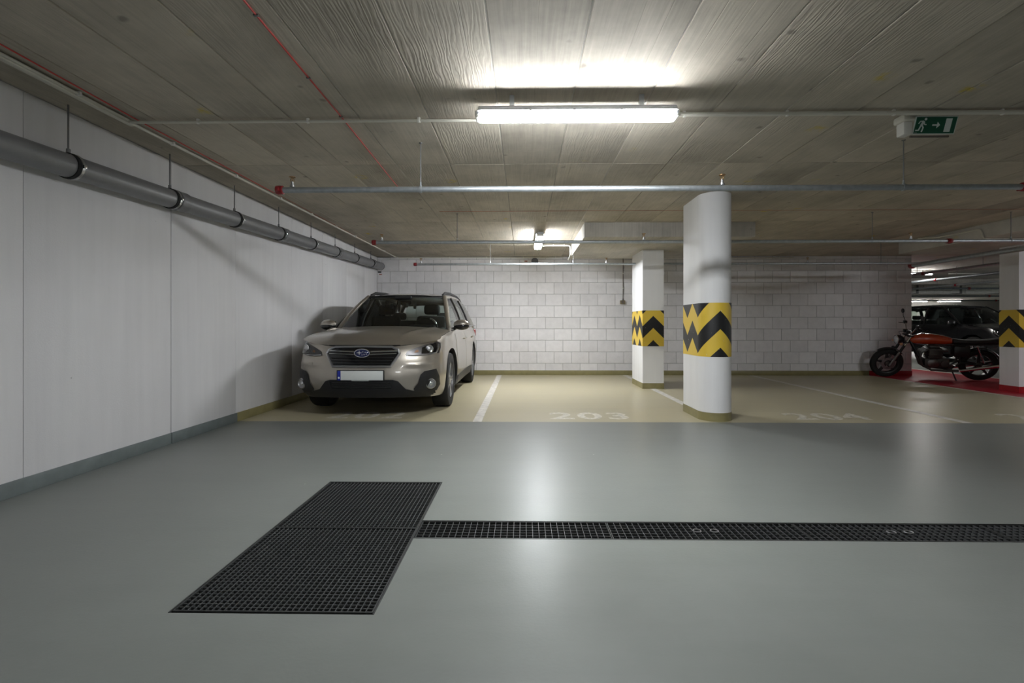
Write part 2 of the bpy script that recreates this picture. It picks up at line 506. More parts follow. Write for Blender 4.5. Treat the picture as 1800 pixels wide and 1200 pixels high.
# ceiling slab and its formwork sheets
sl = struct(MB().box(XL - .2, XF, YR, YF, ZC + .006, ZC + .25).build('ceiling', 'plain_concrete', smooth=False), 'grey board-marked concrete ceiling slab')
def chamfer_sheet(w, l):
    bm = MB(); t = .006; c = .003
    a, b = w / 2, l / 2
    bm.v = [(-a, -b, t), (a, -b, t), (a, b, t), (-a, b, t), (-a + c, -b + c, 0), (a - c, -b + c, 0), (a - c, b - c, 0), (-a + c, b - c, 0)]
    for q in ((4, 7, 6, 5), (0, 4, 5, 1), (1, 5, 6, 2), (2, 6, 7, 3), (3, 7, 4, 0)): bm.face(q)
    return bm.mesh('formwork_sheet', 'board_marked_concrete', smooth=False, fix=False)
sheet_cache = {}
ybr = [-.5, 2.0, 4.495, 7.0, 9.0, YB]
for k in range(-7, 28):
    x0, x1 = max(XL, -.178 + .5 * k), -.178 + .5 * (k + 1)
    if x1 - x0 < .05: continue
    for y0, y1 in zip(ybr, ybr[1:]):
        if x0 > 2.0 + 1.03 * y1: continue
        w, l = round(x1 - x0 - .008, 3), round(y1 - y0 - .004, 3)
        if (w, l) not in sheet_cache: sheet_cache[(w, l)] = chamfer_sheet(w, l)
        link('formwork_sheet', sheet_cache[(w, l)], sl, loc=((x0 + x1) / 2, (y0 + y1) / 2, ZC - random.choice((0, 0, .001, .002))))
# thickened slabs above the columns
struct(MB().rbox(.885, 3.345, 7.06, 9.30, 2.352, ZC + .01, .004).build('ceiling', 'plain_concrete'), 'dropped concrete slab above the far white column')
struct(MB().rbox(6.79, 9.2, 6.65, 8.90, 2.36, ZC + .01, .004).build('ceiling', 'plain_concrete'), 'dropped concrete slab above the column at the right edge')

# left wall: cast panels with joints
wl = struct(MB().box(XL - .2, XL - .012, YR, YF, 0, ZC + .01).build('wall_left', 'white_concrete', smooth=False), 'white painted concrete wall beside the parked estate car')
joints = [-2.2, -.9, .45, 1.75, 3.05, 4.35, 5.34, 6.65, 7.68, 8.71, 9.72, YB]
for y0, y1 in zip(joints, joints[1:]):
    g0 = .006 if abs(y0 - 4.35) < .01 else .0015
    g1 = .006 if abs(y1 - 4.35) < .01 else .0015
    MB().rbox(XL - .013, XL, y0 + g0, y1 - g1, 0.0, ZC - .002, .002).build('wall_panel', 'white_concrete', wl)
# back wall of concrete blocks
wb = struct(MB().box(XL, XE - .003, YB + .008, YB + .24, 0, ZC + .004).build('wall_back', 'mortar', smooth=False), 'white painted concrete block wall at the back of the bays')
BL, BH = .376, .25
blk_cache = {}
def block_mesh(w, h):
    key = (round(w, 3), round(h, 3))
    if key not in blk_cache:
        a, c, d, e = w / 2, h / 2, .012, .003
        b = MB(); b.v = [(-a, d, -c), (a, d, -c), (a, d, c), (-a, d, c), (-a, e, -c), (a, e, -c), (a, e, c), (-a, e, c),
                         (-a + e, 0, -c + e), (a - e, 0, -c + e), (a - e, 0, c - e), (-a + e, 0, c - e)]
        for q in ((8, 9, 10, 11), (4, 5, 9, 8), (5, 6, 10, 9), (6, 7, 11, 10), (7, 4, 8, 11), (0, 1, 5, 4), (1, 2, 6, 5), (2, 3, 7, 6), (3, 0, 4, 7)): b.face(q)
        blk_cache[key] = b.mesh('block', 'white_block', smooth=False, fix=False)
    return blk_cache[key]
nb = 0
for r_ in range(11):
    z0, z1 = r_ * BH, min((r_ + 1) * BH, ZC)
    x = XL - (BL / 2 if r_ % 2 else 0) - .09
    while x < XE - .02:
        xa, xb = max(x, XL), min(x + BL, XE)
        if xb - xa > .04 and not (z1 - z0 < .1 and False):
            link('block', block_mesh(xb - xa - .010, z1 - z0 - .009), wb, loc=((xa + xb) / 2, YB - random.uniform(0, .0025), (z0 + z1) / 2)); nb += 1
        x += BL
# painted skirting
def skirting(x0, x1, y0, y1, m, label, name, hgt=.10):
    struct(MB().rbox(x0, x1, y0, y1, 0, hgt, .003).build(name, m), label)
skirting(XL - .005, XL + .008, YR, 4.35 - .004, 'base_grey', 'grey painted skirting of the left wall nearest the camera', 'baseboard_left')
skirting(XL - .005, XL + .008, 4.35 + .004, 5.36, 'base_grey', 'short grey painted skirting before the olive one', 'baseboard_left')
skirting(XL - .005, XL + .008, 5.361, YB, 'base_olive', 'olive painted skirting of the left wall beside the car', 'baseboard_left')
skirting(XL, XRED, YB - .010, YB + .003, 'base_olive', 'olive painted skirting along the block wall', 'baseboard_back')
skirting(XRED + .001, XE, YB - .010, YB + .003, 'base_red', 'red painted skirting behind the motorcycle', 'baseboard_back')
# enclosing walls that are out of view
struct(MB().box(XL - .2, XF, YR - .2, YR, 0, ZC + .2).build('wall_rear', 'grey_plaster', smooth=False), 'plastered wall behind the camera')
struct(MB().box(6.0, XF, YF, YF + .2, 0, ZC + .2).build('wall_far', 'grey_plaster', smooth=False), 'distant plastered wall of the garage hall')
struct(MB().box(XF, XF + .2, YR - .2, YF + .2, 0, ZC + .2).build('wall_right', 'grey_plaster', smooth=False), 'distant plastered wall at the right of the garage')
struct(MB().box(5.8, 6.0, YB + .24, YF, 0, ZC + .2).build('wall_hall', 'grey_plaster', smooth=False), 'plastered side wall of the hall behind the block wall')

# ------------------------------------------------------------------ columns with warning bands
def outline_rect(x0, x1, y0, y1):
    cx = (x0 + x1) / 2
    return [(cx, y0), (x0, y0), (x0, y1), (x1, y1), (x1, y0)]
def outline_round(x0, x1, y0, y1):
    cx, r = (x0 + x1) / 2, (x1 - x0) / 2
    left = [(cx - r * math.sin(a), y0 + r - r * math.cos(a)) for a in [PI / 2 * k / 14 for k in range(15)]]
    right = [(2 * cx - x, y) for x, y in left[1:]][::-1]
    return left + [(x0, y1), (x1, y1)] + right
def ring(name, out, off, z0, z1, m, parent, uv=False, label=None):
    cx = sum(p[0] for p in out) / len(out); cy = sum(p[1] for p in out) / len(out)
    n = len(out); P = []
    for i in range(n):
        a, b, c = Vector(out[i - 1]), Vector(out[i]), Vector(out[(i + 1) % n])
        n1 = Vector((-(b - a).y, (b - a).x)).normalized(); n2 = Vector((-(c - b).y, (c - b).x)).normalized()
        nn = (n1 + n2).normalized(); k = off / max(.4, nn.dot(n1))
        P.append(b - nn * k if True else b)
    # outlines run anticlockwise seen from below: make sure the offset goes outwards
    if off and (P[0] - Vector((cx, cy))).length < (Vector(out[0]) - Vector((cx, cy))).length:
        P = [2 * Vector(o) - p for o, p in zip(out, P)]
    me = bpy.data.meshes.new(name)
    V = [(p.x, p.y, z0) for p in P] + [(p.x, p.y, z1) for p in P]
    Fc = [(i, (i + 1) % n, n + (i + 1) % n, n + i) for i in range(n)] + [tuple(range(n))[::-1], tuple(range(n, 2 * n))]
    me.from_pydata(V, [], Fc); me.update(); me.materials.append(MATS[m])
    if uv:                                  # u = distance from the nearest zigzag peak, v = distance from the top
        S = [0]
        for i in range(n): S.append(S[-1] + (Vector(out[(i + 1) % n]) - Vector(out[i])).length)
        L = me.uv_layers.new(name='UVMap')
        for p in me.polygons:
            for li in p.loop_indices:
                vi = me.loops[li].vertex_index; i = vi % n
                L.data[li].uv = (interp(uv, min(S[i], S[-1] - S[i])), z1 - V[vi][2])
    bm = bmesh.new(); bm.from_mesh(me); bmesh.ops.recalc_face_normals(bm, faces=bm.faces); bm.to_mesh(me); bm.free()
    me.polygons.foreach_set('use_smooth', [True] * len(me.polygons)); me.set_sharp_from_angle(angle=R(30))
    o = link(name, me, parent, label)
    return o
def split_outline(out, zig):
    """insert a vertex at every zigzag turn, on both sides of the start point"""
    S = [0]; n = len(out)
    for i in range(n): S.append(S[-1] + math.dist(out[i], out[(i + 1) % n]))
    cuts = [b for b, _ in zig if b > 0 and b < S[-1] / 2]; cuts = sorted(cuts + [S[-1] - c for c in cuts] + [S[-1] / 2])
    res = []
    for i in range(n):
        res.append(out[i]); a, b = out[i], out[(i + 1) % n]; L = S[i + 1] - S[i]
        for c in cuts:
            if S[i] + .002 < c < S[i + 1] - .002: res.append((lerp(a[0], b[0], (c - S[i]) / L), lerp(a[1], b[1], (c - S[i]) / L)))
    return res
def column(out, basem, label, zig, ztop=ZC + .003):
    t = thing('column', label, 'column', (out[0][0], out[0][1], 0))
    loc = split_outline([(x - out[0][0], y - out[0][1]) for x, y in out], zig)
    ring('shaft', loc, 0, 0, ztop, 'white_plaster', t)
    ring('warning_band', loc, .0025, .72, 1.325, 'warning_paint', t, uv=zig, label='yellow and black zigzag warning band')
    ring('skirting', loc, .004, 0, .095, basem, t, label='painted foot of the column')
    return t
column(outline_round(2.005, 2.375, 5.44, 6.12), 'base_olive', 'white column with a rounded front, nearest one beside bay 204',
       [(0, 0), (.278, .278), (.453, .105), (.628, .28), (.785, .125), (1.2, .3)])
column(outline_rect(2.02, 2.375, 8.26, 9.05), 'base_olive', 'square-edged white column behind the rounded one',
       [(0, 0), (.1775, .1775), (.375, -.02), (.572, .1775), (.77, -.02), (.97, .1775), (1.2, 0)], 2.354)
column([(7.90, 8.03), (7.90, 8.19), (9.02, 8.19), (9.02, 7.87), (7.90, 7.87)], 'base_red', 'white column with a red foot at the right edge',
       [(0, 0), (.25, .25), (.50, 0), (.75, .25), (1.0, 0), (1.3, .25), (1.6, 0)], 2.362)

# ------------------------------------------------------------------ floor markings
def line(x0, x1, y0, y1, label):
    o = MB().box(x0, x1, y0, y1, .0002, .0016).build('bay_line', 'line_paint', smooth=False)
    tag(o, label, 'floor marking', 'painted bay lines')
line(-.565, -.465, YBAY, 10.50, 'white painted bay line on the floor right of the estate car')
line(2.14, 2.24, 6.13, 8.255, 'white painted bay line between the two white columns')
line(2.14, 2.24, 9.06, 10.53, 'short white painted bay line behind the square column')
line(4.83, 4.93, YBAY, 10.50, 'thin white painted bay line right of number 204')
line(7.37, 7.42, YBAY, 10.53, 'white painted line along the edge of the red floor')
line(9.56, 9.66, YBAY, 13.9, 'white painted line on the far side of the red floor')
def number(txt, cx, y0, y1, w, label):
    cu = bpy.data.curves.new('number', 'FONT'); cu.body = txt; cu.size = 1; cu.offset = .022; cu.extrude = 0; cu.space_character = 1.12
    cu.resolution_u = 6
    tmp = bpy.data.objects.new('tmp', cu); COL.objects.link(tmp)
    dg = bpy.context.evaluated_depsgraph_get()
    me = bpy.data.meshes.new_from_object(tmp.evaluated_get(dg))
    bpy.data.objects.remove(tmp)
    xs = [v.co.x for v in me.vertices]; ys = [v.co.y for v in me.vertices]
    for v in me.vertices:
        v.co.x = ((v.co.x - min(xs)) / (max(xs) - min(xs)) - .5) * w
        v.co.y = (v.co.y - min(ys)) / (max(ys) - min(ys)) * (y1 - y0)
        v.co.z = 0
    me.name = 'bay_number'; me.materials.clear(); me.materials.append(MATS['number_paint'])
    o = link('bay_number', me, loc=(cx, y0, .0018))
    tag(o, label, 'floor number', 'painted bay numbers')
number('202', -1.86, 5.56, 5.98, .90, 'pale painted number 202 on the floor under the estate car')
number('203', .77, 5.56, 5.98, .92, 'pale painted number on the floor between the estate car and the rounded column')
number('204', 3.56, 5.56, 5.98, .90, 'pale painted number on the floor right of the rounded column')
number('205', 6.10, 5.56, 5.98, .90, 'pale painted number at the right edge of the floor')

# ------------------------------------------------------------------ steel floor gratings
def grate(x0, x1, y0, y1, px, py, label, group, bw=.0028, dep=.028, fr=.006, edges='lrbt', clips=False):
    t = thing('floor_grate', label, 'grating', ((x0 + x1) / 2, (y0 + y1) / 2, 0), group=group)
    a, b = (x1 - x0) / 2, (y1 - y0) / 2
    mb = MB()
    for e, args in (('l', (-a, -a + fr, -b, b)), ('r', (a - fr, a, -b, b)), ('b', (-a + fr, a - fr, -b, -b + fr)), ('t', (-a + fr, a - fr, b - fr, b))):
        mb.box(*args, -dep, .001)
    mb.build('frame', 'frame_steel', t, smooth=False, fix=False)
    nx = round((2 * a - 2 * fr) / px); ny = round((2 * b - 2 * fr) / py)
    mv = MB().box(-bw / 2, bw / 2, -b + fr, b - fr, -dep, 0).mesh('bar', 'grate_steel', smooth=False, fix=False)
    mh = MB().box(-a + fr, a - fr, -bw / 2, bw / 2, -dep + .003, -.0015).mesh('bar', 'grate_steel', smooth=False, fix=False)
    for i in range(1, nx): link('bar', mv, t, loc=(-a + fr + (2 * a - 2 * fr) * i / nx, 0, 0))
    for j in range(1, ny): link('bar', mh, t, loc=(0, -b + fr + (2 * b - 2 * fr) * j / ny, 0))
    if clips:
        for s in (-.045, .045):
            MB().tube([(s + .02 * math.cos(g), .012 * math.sin(g) * 1.5, .002) for g in [2 * PI * k / 16 for k in range(16)]], .003, 6, closed=True).build('locking_clip', 'satin_silver', t)
    return t
ym = (PIT[2] + PIT[3]) / 2 + .01
grate(PIT[0] + .008, PIT[1] - .008, PIT[2] + .012, ym - .002, .0232, .0235, 'square black steel grating, nearest the camera', 'gratings over the wide pit')
grate(PIT[0] + .008, PIT[1] - .008, ym + .002, PIT[3] - .008, .0232, .0235, 'square black steel grating beyond the nearest one', 'gratings over the wide pit')
mb = MB()
x0, x1, y0, y1 = PIT
mb.box(x0, x0 + .006, y0, y1, -.06, .002).box(x1 - .006, x1, y0, y1, -.06, .002).box(x0, x1, y0, y0 + .006, -.06, -.004).box(x0, x1, y1 - .006, y1, -.06, .002)
tag(mb.build('grating_surround', 'frame_steel', smooth=False, fix=False), 'thin black steel angle frame around the square gratings', 'frame')
names = ['drain channel grating that meets the square gratings', 'second drain channel grating from the square gratings',
         'third drain channel grating, the bluish stretch', 'drain channel grating at the right edge', 'drain channel grating beyond the right edge']
xx = DRN[0] + .004
for i in range(5):
    grate(xx, xx + .996, DRN[2] + .006, DRN[3] - .012, .0332, .0335, 'long narrow ' + names[i], 'gratings along the drain channel', bw=.0024, dep=.022, fr=.004, clips=i in (1, 2, 3))
    xx += 1.0
mb = MB().box(DRN[0], DRN[1], DRN[2], DRN[2] + .005, -.06, .0015).box(DRN[0], DRN[1], DRN[3] - .005, DRN[3], -.06, .0015)
tag(mb.build('drain_edge', 'frame_steel', smooth=False, fix=False), 'pair of thin steel edges along the drain channel', 'frame')
tag(MB().box(xx, DRN[1], DRN[2] + .006, DRN[3] - .006, -.03, -.002).build('drain_cover', 'frame_steel', smooth=False), 'plain steel drain cover out of view at the right', 'drain cover')

# ------------------------------------------------------------------ lamps
def lamp(cx, cy, along, label, glow='lamp_glow', group='long ceiling lamps', drop=.11):
    t = thing('ceiling_lamp', label, 'lamp', (cx, cy, ZC - drop), (0, 0, 0 if along == 'x' else R(90)), group)
    L = .635
    # housing (upper half) and glowing diffuser (lower half), both with tapered ends
    def loft(prof_top, prof_bot, ends):
        mb = MB(); ring_ = prof_top; n = len(ring_)
        xs = [(-L, .55), (-L + .012, .85), (-L + .03, 1), (L - .03, 1), (L - .012, .85), (L, .55)]
        for x, k in xs: mb.v += [(x, y * (k * .25 + .75), z) for y, z in ring_]
        for i in range(len(xs) - 1):
            for k in range(n):
                l = (k + 1) % n; mb.face((i * n + k, i * n + l, (i + 1) * n + l, (i + 1) * n + k))
        mb.face(range(n)); mb.face([(len(xs) - 1) * n + k for k in range(n)][::-1])
        return mb
    hz = loft([(-.066, .034), (-.062, .050), (-.040, .072), (.040, .072), (.062, .050), (.066, .034)], None, None)
    hz.build('housing', 'lamp_housing', t)
    df = loft([(-.062, .036), (-.063, .020), (-.060, .006), (-.046, -.004), (.046, -.004), (.060, .006), (.063, .020), (.062, .036)], None, None)
    df.build('diffuser', glow, t, label='glowing white diffuser')
    for s in (-1, 1):
        MB().rbox(s * L - .016 + s * .005, s * L + .016 + s * .005, -.055, .055, .0, .040, .008).build('end_cap', 'white_plastic', t)
        MB().lathe([(0, -.001), (.010, -.001), (.010, .004), (0, .004)], (s * (L + .0), -.058, .02), 'y', 10).build('latch', 'lamp_housing', t)
        MB().box(s * .42 - .015, s * .42 + .015, -.012, .012, .071, drop - .001).build('bracket', 'galvanised', t, smooth=False)
    for k in (-.30, -.02, .28):
        MB().box(k - .008, k + .008, -.066, -.060, .028, .050).build('clip', 'lamp_housing', t, smooth=False)
    return t
lamp(.345, 3.16, 'x', 'long glowing ceiling lamp above the driving lane', drop=.155)
lamp(.262, 8.20, 'y', 'long glowing ceiling lamp seen end-on before the block wall')
lamp(.30, -5.5, 'x', 'long glowing ceiling lamp added behind the camera')  # added unseen lamp, stands in for light from the rest of the garage
lamp(8.4, 3.16, 'x', 'long glowing ceiling lamp added out of view on the right', drop=.155)  # added out of view, stands in for lane light from the right
lamp(17.5, 10.6, 'y', 'long glowing lamp added to the hall, hidden behind the right column')  # extra unseen lamp, added to brighten the hall ceiling and duct
lamp(19.5, 15.0, 'x', 'long glowing lamp added to the hall, out of view on the right')  # another unseen lamp, added so the duct front is lit
lamp(14.0, 21.0, 'x', 'long glowing lamp added to the hall, hidden behind the block wall')  # unseen lamp added to brighten the background behind the black car
lamp(10.45, 13.4, 'x', 'long ceiling lamp in the hall just right of the block wall end', 'lamp_glow_dim')
lamp(22.7, 28.5, 'x', 'small far glowing lamp, left one of the hall end', 'lamp_glow_dim')
lamp(24.7, 28.6, 'x', 'small far glowing lamp, right one of the hall end', 'lamp_glow_dim')
lamp(23.0, 21.0, 'x', 'far glowing lamp deep in the hall behind the column', 'lamp_glow_dim')

# ------------------------------------------------------------------ conduits and cables on the ceiling
def conduit(pts, r, label, clips=(), m='cream_plastic', name='conduit'):
    o = Vector(pts[0]); t = thing(name, label, 'conduit', tuple(o))
    loc = [Vector(p) - o for p in pts]
    # rounded corners
    path = [loc[0]]
    for i in range(1, len(loc) - 1):
        a, b, c = loc[i - 1], loc[i], loc[i + 1]
        d1 = (a - b).normalized() * min(.05, (a - b).length * .4); d2 = (c - b).normalized() * min(.05, (c - b).length * .4)
        path += [b + d1, b + d1 * .4 + d2 * .1, b + d1 * .1 + d2 * .4, b + d2]
    path.append(loc[-1])
    MB().tube(path, r, 10).build('pipe', m, t)
    for cx, cy, cz in clips:
        p = Vector((cx, cy, cz)) - o
        MB().rbox(p.x - .010, p.x + .010, p.y - .010, p.y + .010, p.z - r - .003, p.z + .0235, .004).build('clip', 'white_plastic', t)
    return t
zc1 = ZC - .026
conduit([(-2.84, 3.47, zc1), (-.29, 3.475, zc1), (-.29, 3.24, zc1 - .075)], .0105, 'thin pale conduit from the wall trunking to the lane lamp',
        [(x, 3.472, zc1) for x in (-2.35, -1.55, -.75)])
conduit([(.985, 3.24, zc1 - .075), (1.03, 3.40, zc1), (7.3, 3.40, zc1)], .0155, 'thick pale conduit running right from the lane lamp',
        [(x, 3.40, zc1) for x in (1.12, 1.83, 2.56, 3.30, 4.1, 4.9, 5.7, 6.5)])
# trunking along the left wall
t = thing('cable_trunking', 'pale cable trunking on the ceiling along the left wall', 'trunking', (-2.86, 0, ZC))
mb = MB().rbox(-.026, .014, -1.5, 3.52, -.036, -.0045, .004); mb.build('trunk', 'cream_plastic', t)
MB().tube([(.024, -1.5, -.020), (.024, 3.44, -.020)], .009, 10).build('pipe', 'cream_plastic', t)
MB().tube([(.0, 3.5, -.019), (.05, 7.0, -.019), (.11, 10.50, -.019)], .0115, 10).build('pipe', 'cream_plastic', t)
for y in (1.6, 2.35, 3.05, 3.9, 4.75, 5.6, 6.4, 7.2, 8.0, 8.8, 9.6):
    xo = .02 if y < 3.5 else .0 + (y - 3.5) * .0157
    MB().rbox(xo - .010, xo + .024, y - .010, y + .010, -.032, -.0045, .003).build('clip', 'white_plastic', t)
zb = ZC - .02
conduit([(-2.72, YB - .02, zb), (.86, YB - .02, zb)], .011, 'pale conduit along the top of the block wall', [(x, YB - .02, zb) for x in (-2.4, -1.6, -.8, 0.0, .7)], name='conduit')
conduit([(.27, 8.86, ZC - .06), (.40, 8.95, zc1), (.86, 8.95, zc1), (.865, 8.95, 2.375), (.87, 9.42, 2.34)], .013, 'white conduit bent from the end-on lamp around the dropped slab', [(.55, 8.95, zc1), (.75, 8.95, zc1)], 'white_plastic')
conduit([(.95, YB - .02, zb - .02), (5.8, YB - .02, zb - .02)], .011, 'pale conduit at the top of the block wall behind the columns', [(x, YB - .02, zb - .02) for x in (1.5, 2.5, 3.5, 4.5, 5.5)])
def cable(pts, r, label, clips, m='red_cable'):
    o = Vector(pts[0]); t = thing('red_cable', label, 'cable', tuple(o))
    MB().tube([Vector(p) - o for p in pts], r, 6).build('cable', m, t)
    for p in clips:
        p = Vector(p) - o
        MB().box(p.x - .012, p.x + .012, p.y - .006, p.y + .006, p.z - .006, p.z + .0015).build('clip', 'rod_steel', t, smooth=False)
cable([(-1.27, -.5, ZC - .006), (-1.28, 2.2, ZC - .006), (-1.30, 3.45, ZC - .006), (-1.35, 5.2, ZC - .006)], .0048, 'thin red cable along the ceiling left of the lane lamp',
      [(-1.282, 2.31, ZC - .006), (-1.292, 2.9, ZC - .006), (-1.30, 3.44, ZC - .006)])
cable([(-2.74, -.5, ZC - .005), (-2.77, 2.5, ZC - .005), (-2.80, 3.5, ZC - .005), (-2.80, 5.4, ZC - .005)], .004, 'thin red cable along the ceiling beside the left wall trunking', [(-2.77, 2.2, ZC - .005)])
def chalk(x0, x1, y0, y1, label):
    o = MB().box(x0, x1, y0, y1, ZC - .0042, ZC - .0022).build('chalk_line', 'red_chalk', smooth=False)
    tag(o, label, 'chalk line', 'red chalk lines')
chalk(-1.1, 6.6, 6.335, 6.347, 'faded red chalk line across the ceiling behind the near column')
chalk(-2.80, -2.79, 5.4, 10.3, 'faded red chalk line on the ceiling along the left wall')

# ------------------------------------------------------------------ exit sign
t = thing('exit_sign', 'green emergency exit sign with running figure, arrow and door', 'sign', (2.90, 3.47, 2.481), (0, 0, 0))
TL = R(19)
Msign = Matrix.Rotation(TL, 4, 'X')
def sg(a, b, d): return Msign @ Vector((a, d, b))
w2, h2 = .146, .060
MB().prism([(-w2, -h2), (w2, -h2), (w2, h2), (-w2, h2)], sg, -.003, .004).build('border_plate', 'sign_white', t)
MB().prism([(-w2 + .006, -h2 + .006), (w2 - .006, -h2 + .006), (w2 - .006, h2 - .006), (-w2 + .006, h2 - .006)], sg, -.0042, -.0028).build('green_panel', 'sign_green', t)
def pict(polys, name, label=None):
    mb = MB()
    for p in polys: mb.prism(p, sg, -.0056, -.0040)
    mb.build(name, 'sign_white', t, smooth=False, label=label)
def limb(pts, w):
    out = []
    n = len(pts)
    Ls, Rs = [], []
    for i, p in enumerate(pts):
        a = Vector(pts[max(i - 1, 0)]); b = Vector(pts[min(i + 1, n - 1)]); d = (b - a).normalized(); nn = Vector((-d.y, d.x)) * (w / 2)
        Ls.append(tuple(Vector(p) + nn)); Rs.append(tuple(Vector(p) - nn))
    return Ls + Rs[::-1]
cx0 = -.092
head = [(cx0 + .016 + .0085 * math.cos(g), .040 + .0085 * math.sin(g)) for g in [2 * PI * k / 12 for k in range(12)]]
pict([head,
      limb([(cx0 + .006, .028), (cx0 - .006, .000)], .017),                                   # trunk
      limb([(cx0 + .004, .027), (cx0 - .018, .026), (cx0 - .028, .010)], .007),               # rear arm
      limb([(cx0 + .008, .026), (cx0 + .014, .006), (cx0 + .028, .004)], .007),               # front arm
      limb([(cx0 - .004, .004), (cx0 + .010, -.016), (cx0 + .004, -.044)], .0095),            # front leg
      limb([(cx0 - .008, .002), (cx0 - .018, -.032), (cx0 - .040, -.034)], .0095)], 'running_figure')
pict([[(-.022, -.004), (.010, -.004), (.010, -.020), (.032, .001), (.010, .022), (.010, .006), (-.022, .006)]], 'arrow')
pict([[(.066, -.044), (.108, -.044), (.108, .044), (.066, .044)]], 'door_symbol')
pict([[(-.136, -.050), (-.118, -.050), (-.118, -.048), (-.136, -.048)]], 'small_print')
# bracket body left of and above the panel
mb = MB().rbox(-.216, -.152, .0, .075, -.062, .030, .010); mb.build('mount_body', 'white_plastic', t)
MB().rbox(-.224, -.130, -.015, .095, .030, .082, .014).build('mount_base', 'cream_plastic', t)
MB().box(-.150, .120, .026, .036, -.074, -.062).build('lower_rail', 'cable_brown', t, smooth=False)

# ------------------------------------------------------------------ sprinkler pipes
def sprinkler_pipe(y, z, x0, x1, heads, rods, coups, r, label):
    t = thing('sprinkler_pipe', label, 'pipe', (x0, y, z), group='sprinkler branch pipes')
    MB().tube([(0, 0, 0), (x1 - x0, 0, 0)], r, 14).build('pipe', 'galvanised', t)
    def fitting(x, cap):
        mb = MB().lathe([(r * .8, -.030), (r * 1.45, -.026), (r * 1.55, -.01), (r * 1.55, .01), (r * 1.45, .026), (r * 1.05, .030)], (x, 0, 0), 'x', 16)
        o = mb.build('red_end_cap' if cap else 'red_coupling', 'red_fitting', t)
        for s in (-1, 1): MB().rbox(x - .012, x + .012, s * r * 1.9 - .012, s * r * 1.9 + .012, -.02, .014, .004).build('bolt_lug', 'red_fitting', o)
    fitting(0.0, True)
    for c in coups: fitting(c - x0, False)
    for hx in heads:
        x = hx - x0
        hd = MB().lathe([(.010, 0), (.019, .002), (.019, .018), (.012, .02), (.012, .045), (0, .045)], (x, 0, r), 'z', 12).build('sprinkler_head', 'satin_silver', t)
        mb = MB()
        for s in (-1, 1): mb.tube([(x + s * .011, 0, r + .042), (x + s * .014, 0, r + .062), (x + s * .004, 0, r + .082)], .0032, 6)
        mb.lathe([(0, 0), (.004, 0), (.004, .03), (0, .03)], (x, 0, r + .045), 'z', 8)
        mb.build('yoke', 'brass', hd)
        MB().lathe([(0, 0), (.022, .001), (.026, -.003), (.026, 0), (.018, .005), (0, .005)], (x, 0, r + .084), 'z', 14).build('deflector', 'brass', hd)
    for rx in rods:
        x = rx - x0
        hg = MB().tube([(x, 0, r + .03), (x, 0, ZC - z - .001)], .0042, 8).build('hanger_rod', 'rod_steel', t)
        MB().lathe([(r + .001, -.010), (r + .005, -.010), (r + .005, .010), (r + .001, .010)], (x, 0, 0), 'x', 16, closed=True).build('hanger_ring', 'galvanised', hg)
        MB().lathe([(.011, 0), (.007, .012), (.006, .03), (0, .03)], (x, 0, r + .004), 'z', 10).build('hanger_nut', 'galvanised', hg)
        MB().lathe([(.014, 0), (.014, -.006), (.005, -.010)], (x, 0, ZC - z - .001), 'z', 10).build('anchor', 'rod_steel', hg)
sprinkler_pipe(3.96, 2.182, -2.0, 7.1, (-1.897, 1.61, 5.1), (-.84, 3.06, 6.3), (4.02,), .0235, 'galvanised sprinkler pipe with red cap, nearest the camera')
sprinkler_pipe(6.48, 2.182, -2.0, 7.1, (-1.897, 1.60, 5.1), (-.885, 2.3, 4.6, 6.4), (5.6,), .0225, 'galvanised sprinkler pipe with red cap, middle one of three')
sprinkler_pipe(8.80, 2.182, -1.965, 7.1, (-1.86, 1.50, 5.1), (-.6, .9, 3.5, 6.4), (3.2,), .0200, 'galvanised sprinkler pipe with red cap, nearest the block wall')
def main_pipe(x, y0, y1, z, r, label, m='galv_dark', rods=()):
    t = thing('sprinkler_main', label, 'pipe', (x, y0, z), group='large sprinkler pipes at the right')
    MB().tube([(0, 0, 0), (0, y1 - y0, 0)], r, 16).build('pipe', m, t)
    MB().lathe([(r * .8, .02), (r * 1.35, .015), (r * 1.4, -.035), (r * 1.1, -.05), (0, -.05)], (0, y1 - y0, 0), 'y', 16).build('red_end_cap', 'red_fitting', t)
    MB().lathe([(r * 1.3, -.03), (r * 1.35, 0), (r * 1.3, .03)], (0, (y1 - y0) * .7, 0), 'y', 16).build('red_coupling', 'red_fitting', t)
    for y in rods: MB().tube([(0, y - y0, r), (0, y - y0, ZC - z)], .005, 6).build('hanger_rod', 'rod_steel', t)
main_pipe(7.19, -1.0, 9.12, 2.18, .040, 'thick dark sprinkler main with a red end left of the right column', 'galvanised', (1.0, 4.5, 6.0))
main_pipe(9.60, 9.25, 12.9, 2.32, .032, 'dark pipe hung behind the right column, upper one', 'galvanised', (10.3, 12))
main_pipe(10.9, 9.3, 14.6, 2.28, .034, 'dark pipe hung behind the right column, lower one', 'galv_dark', (10.3, 12.4, 14))
main_pipe(12.6, 10.5, 16.0, 2.25, .03, 'dark pipe deeper in the hall over the black car', 'galvanised', (12.0, 15.0))
conduit([(6.70, 8.35, ZC - .02), (6.72, 8.0, 2.50), (6.755, 7.75, 2.50), (6.77, 7.3, 2.50), (6.77, 7.25, 2.34), (9.0, 7.25, 2.335)], .012, 'pale bent conduit around the right dropped slab', (), 'cream_plastic')

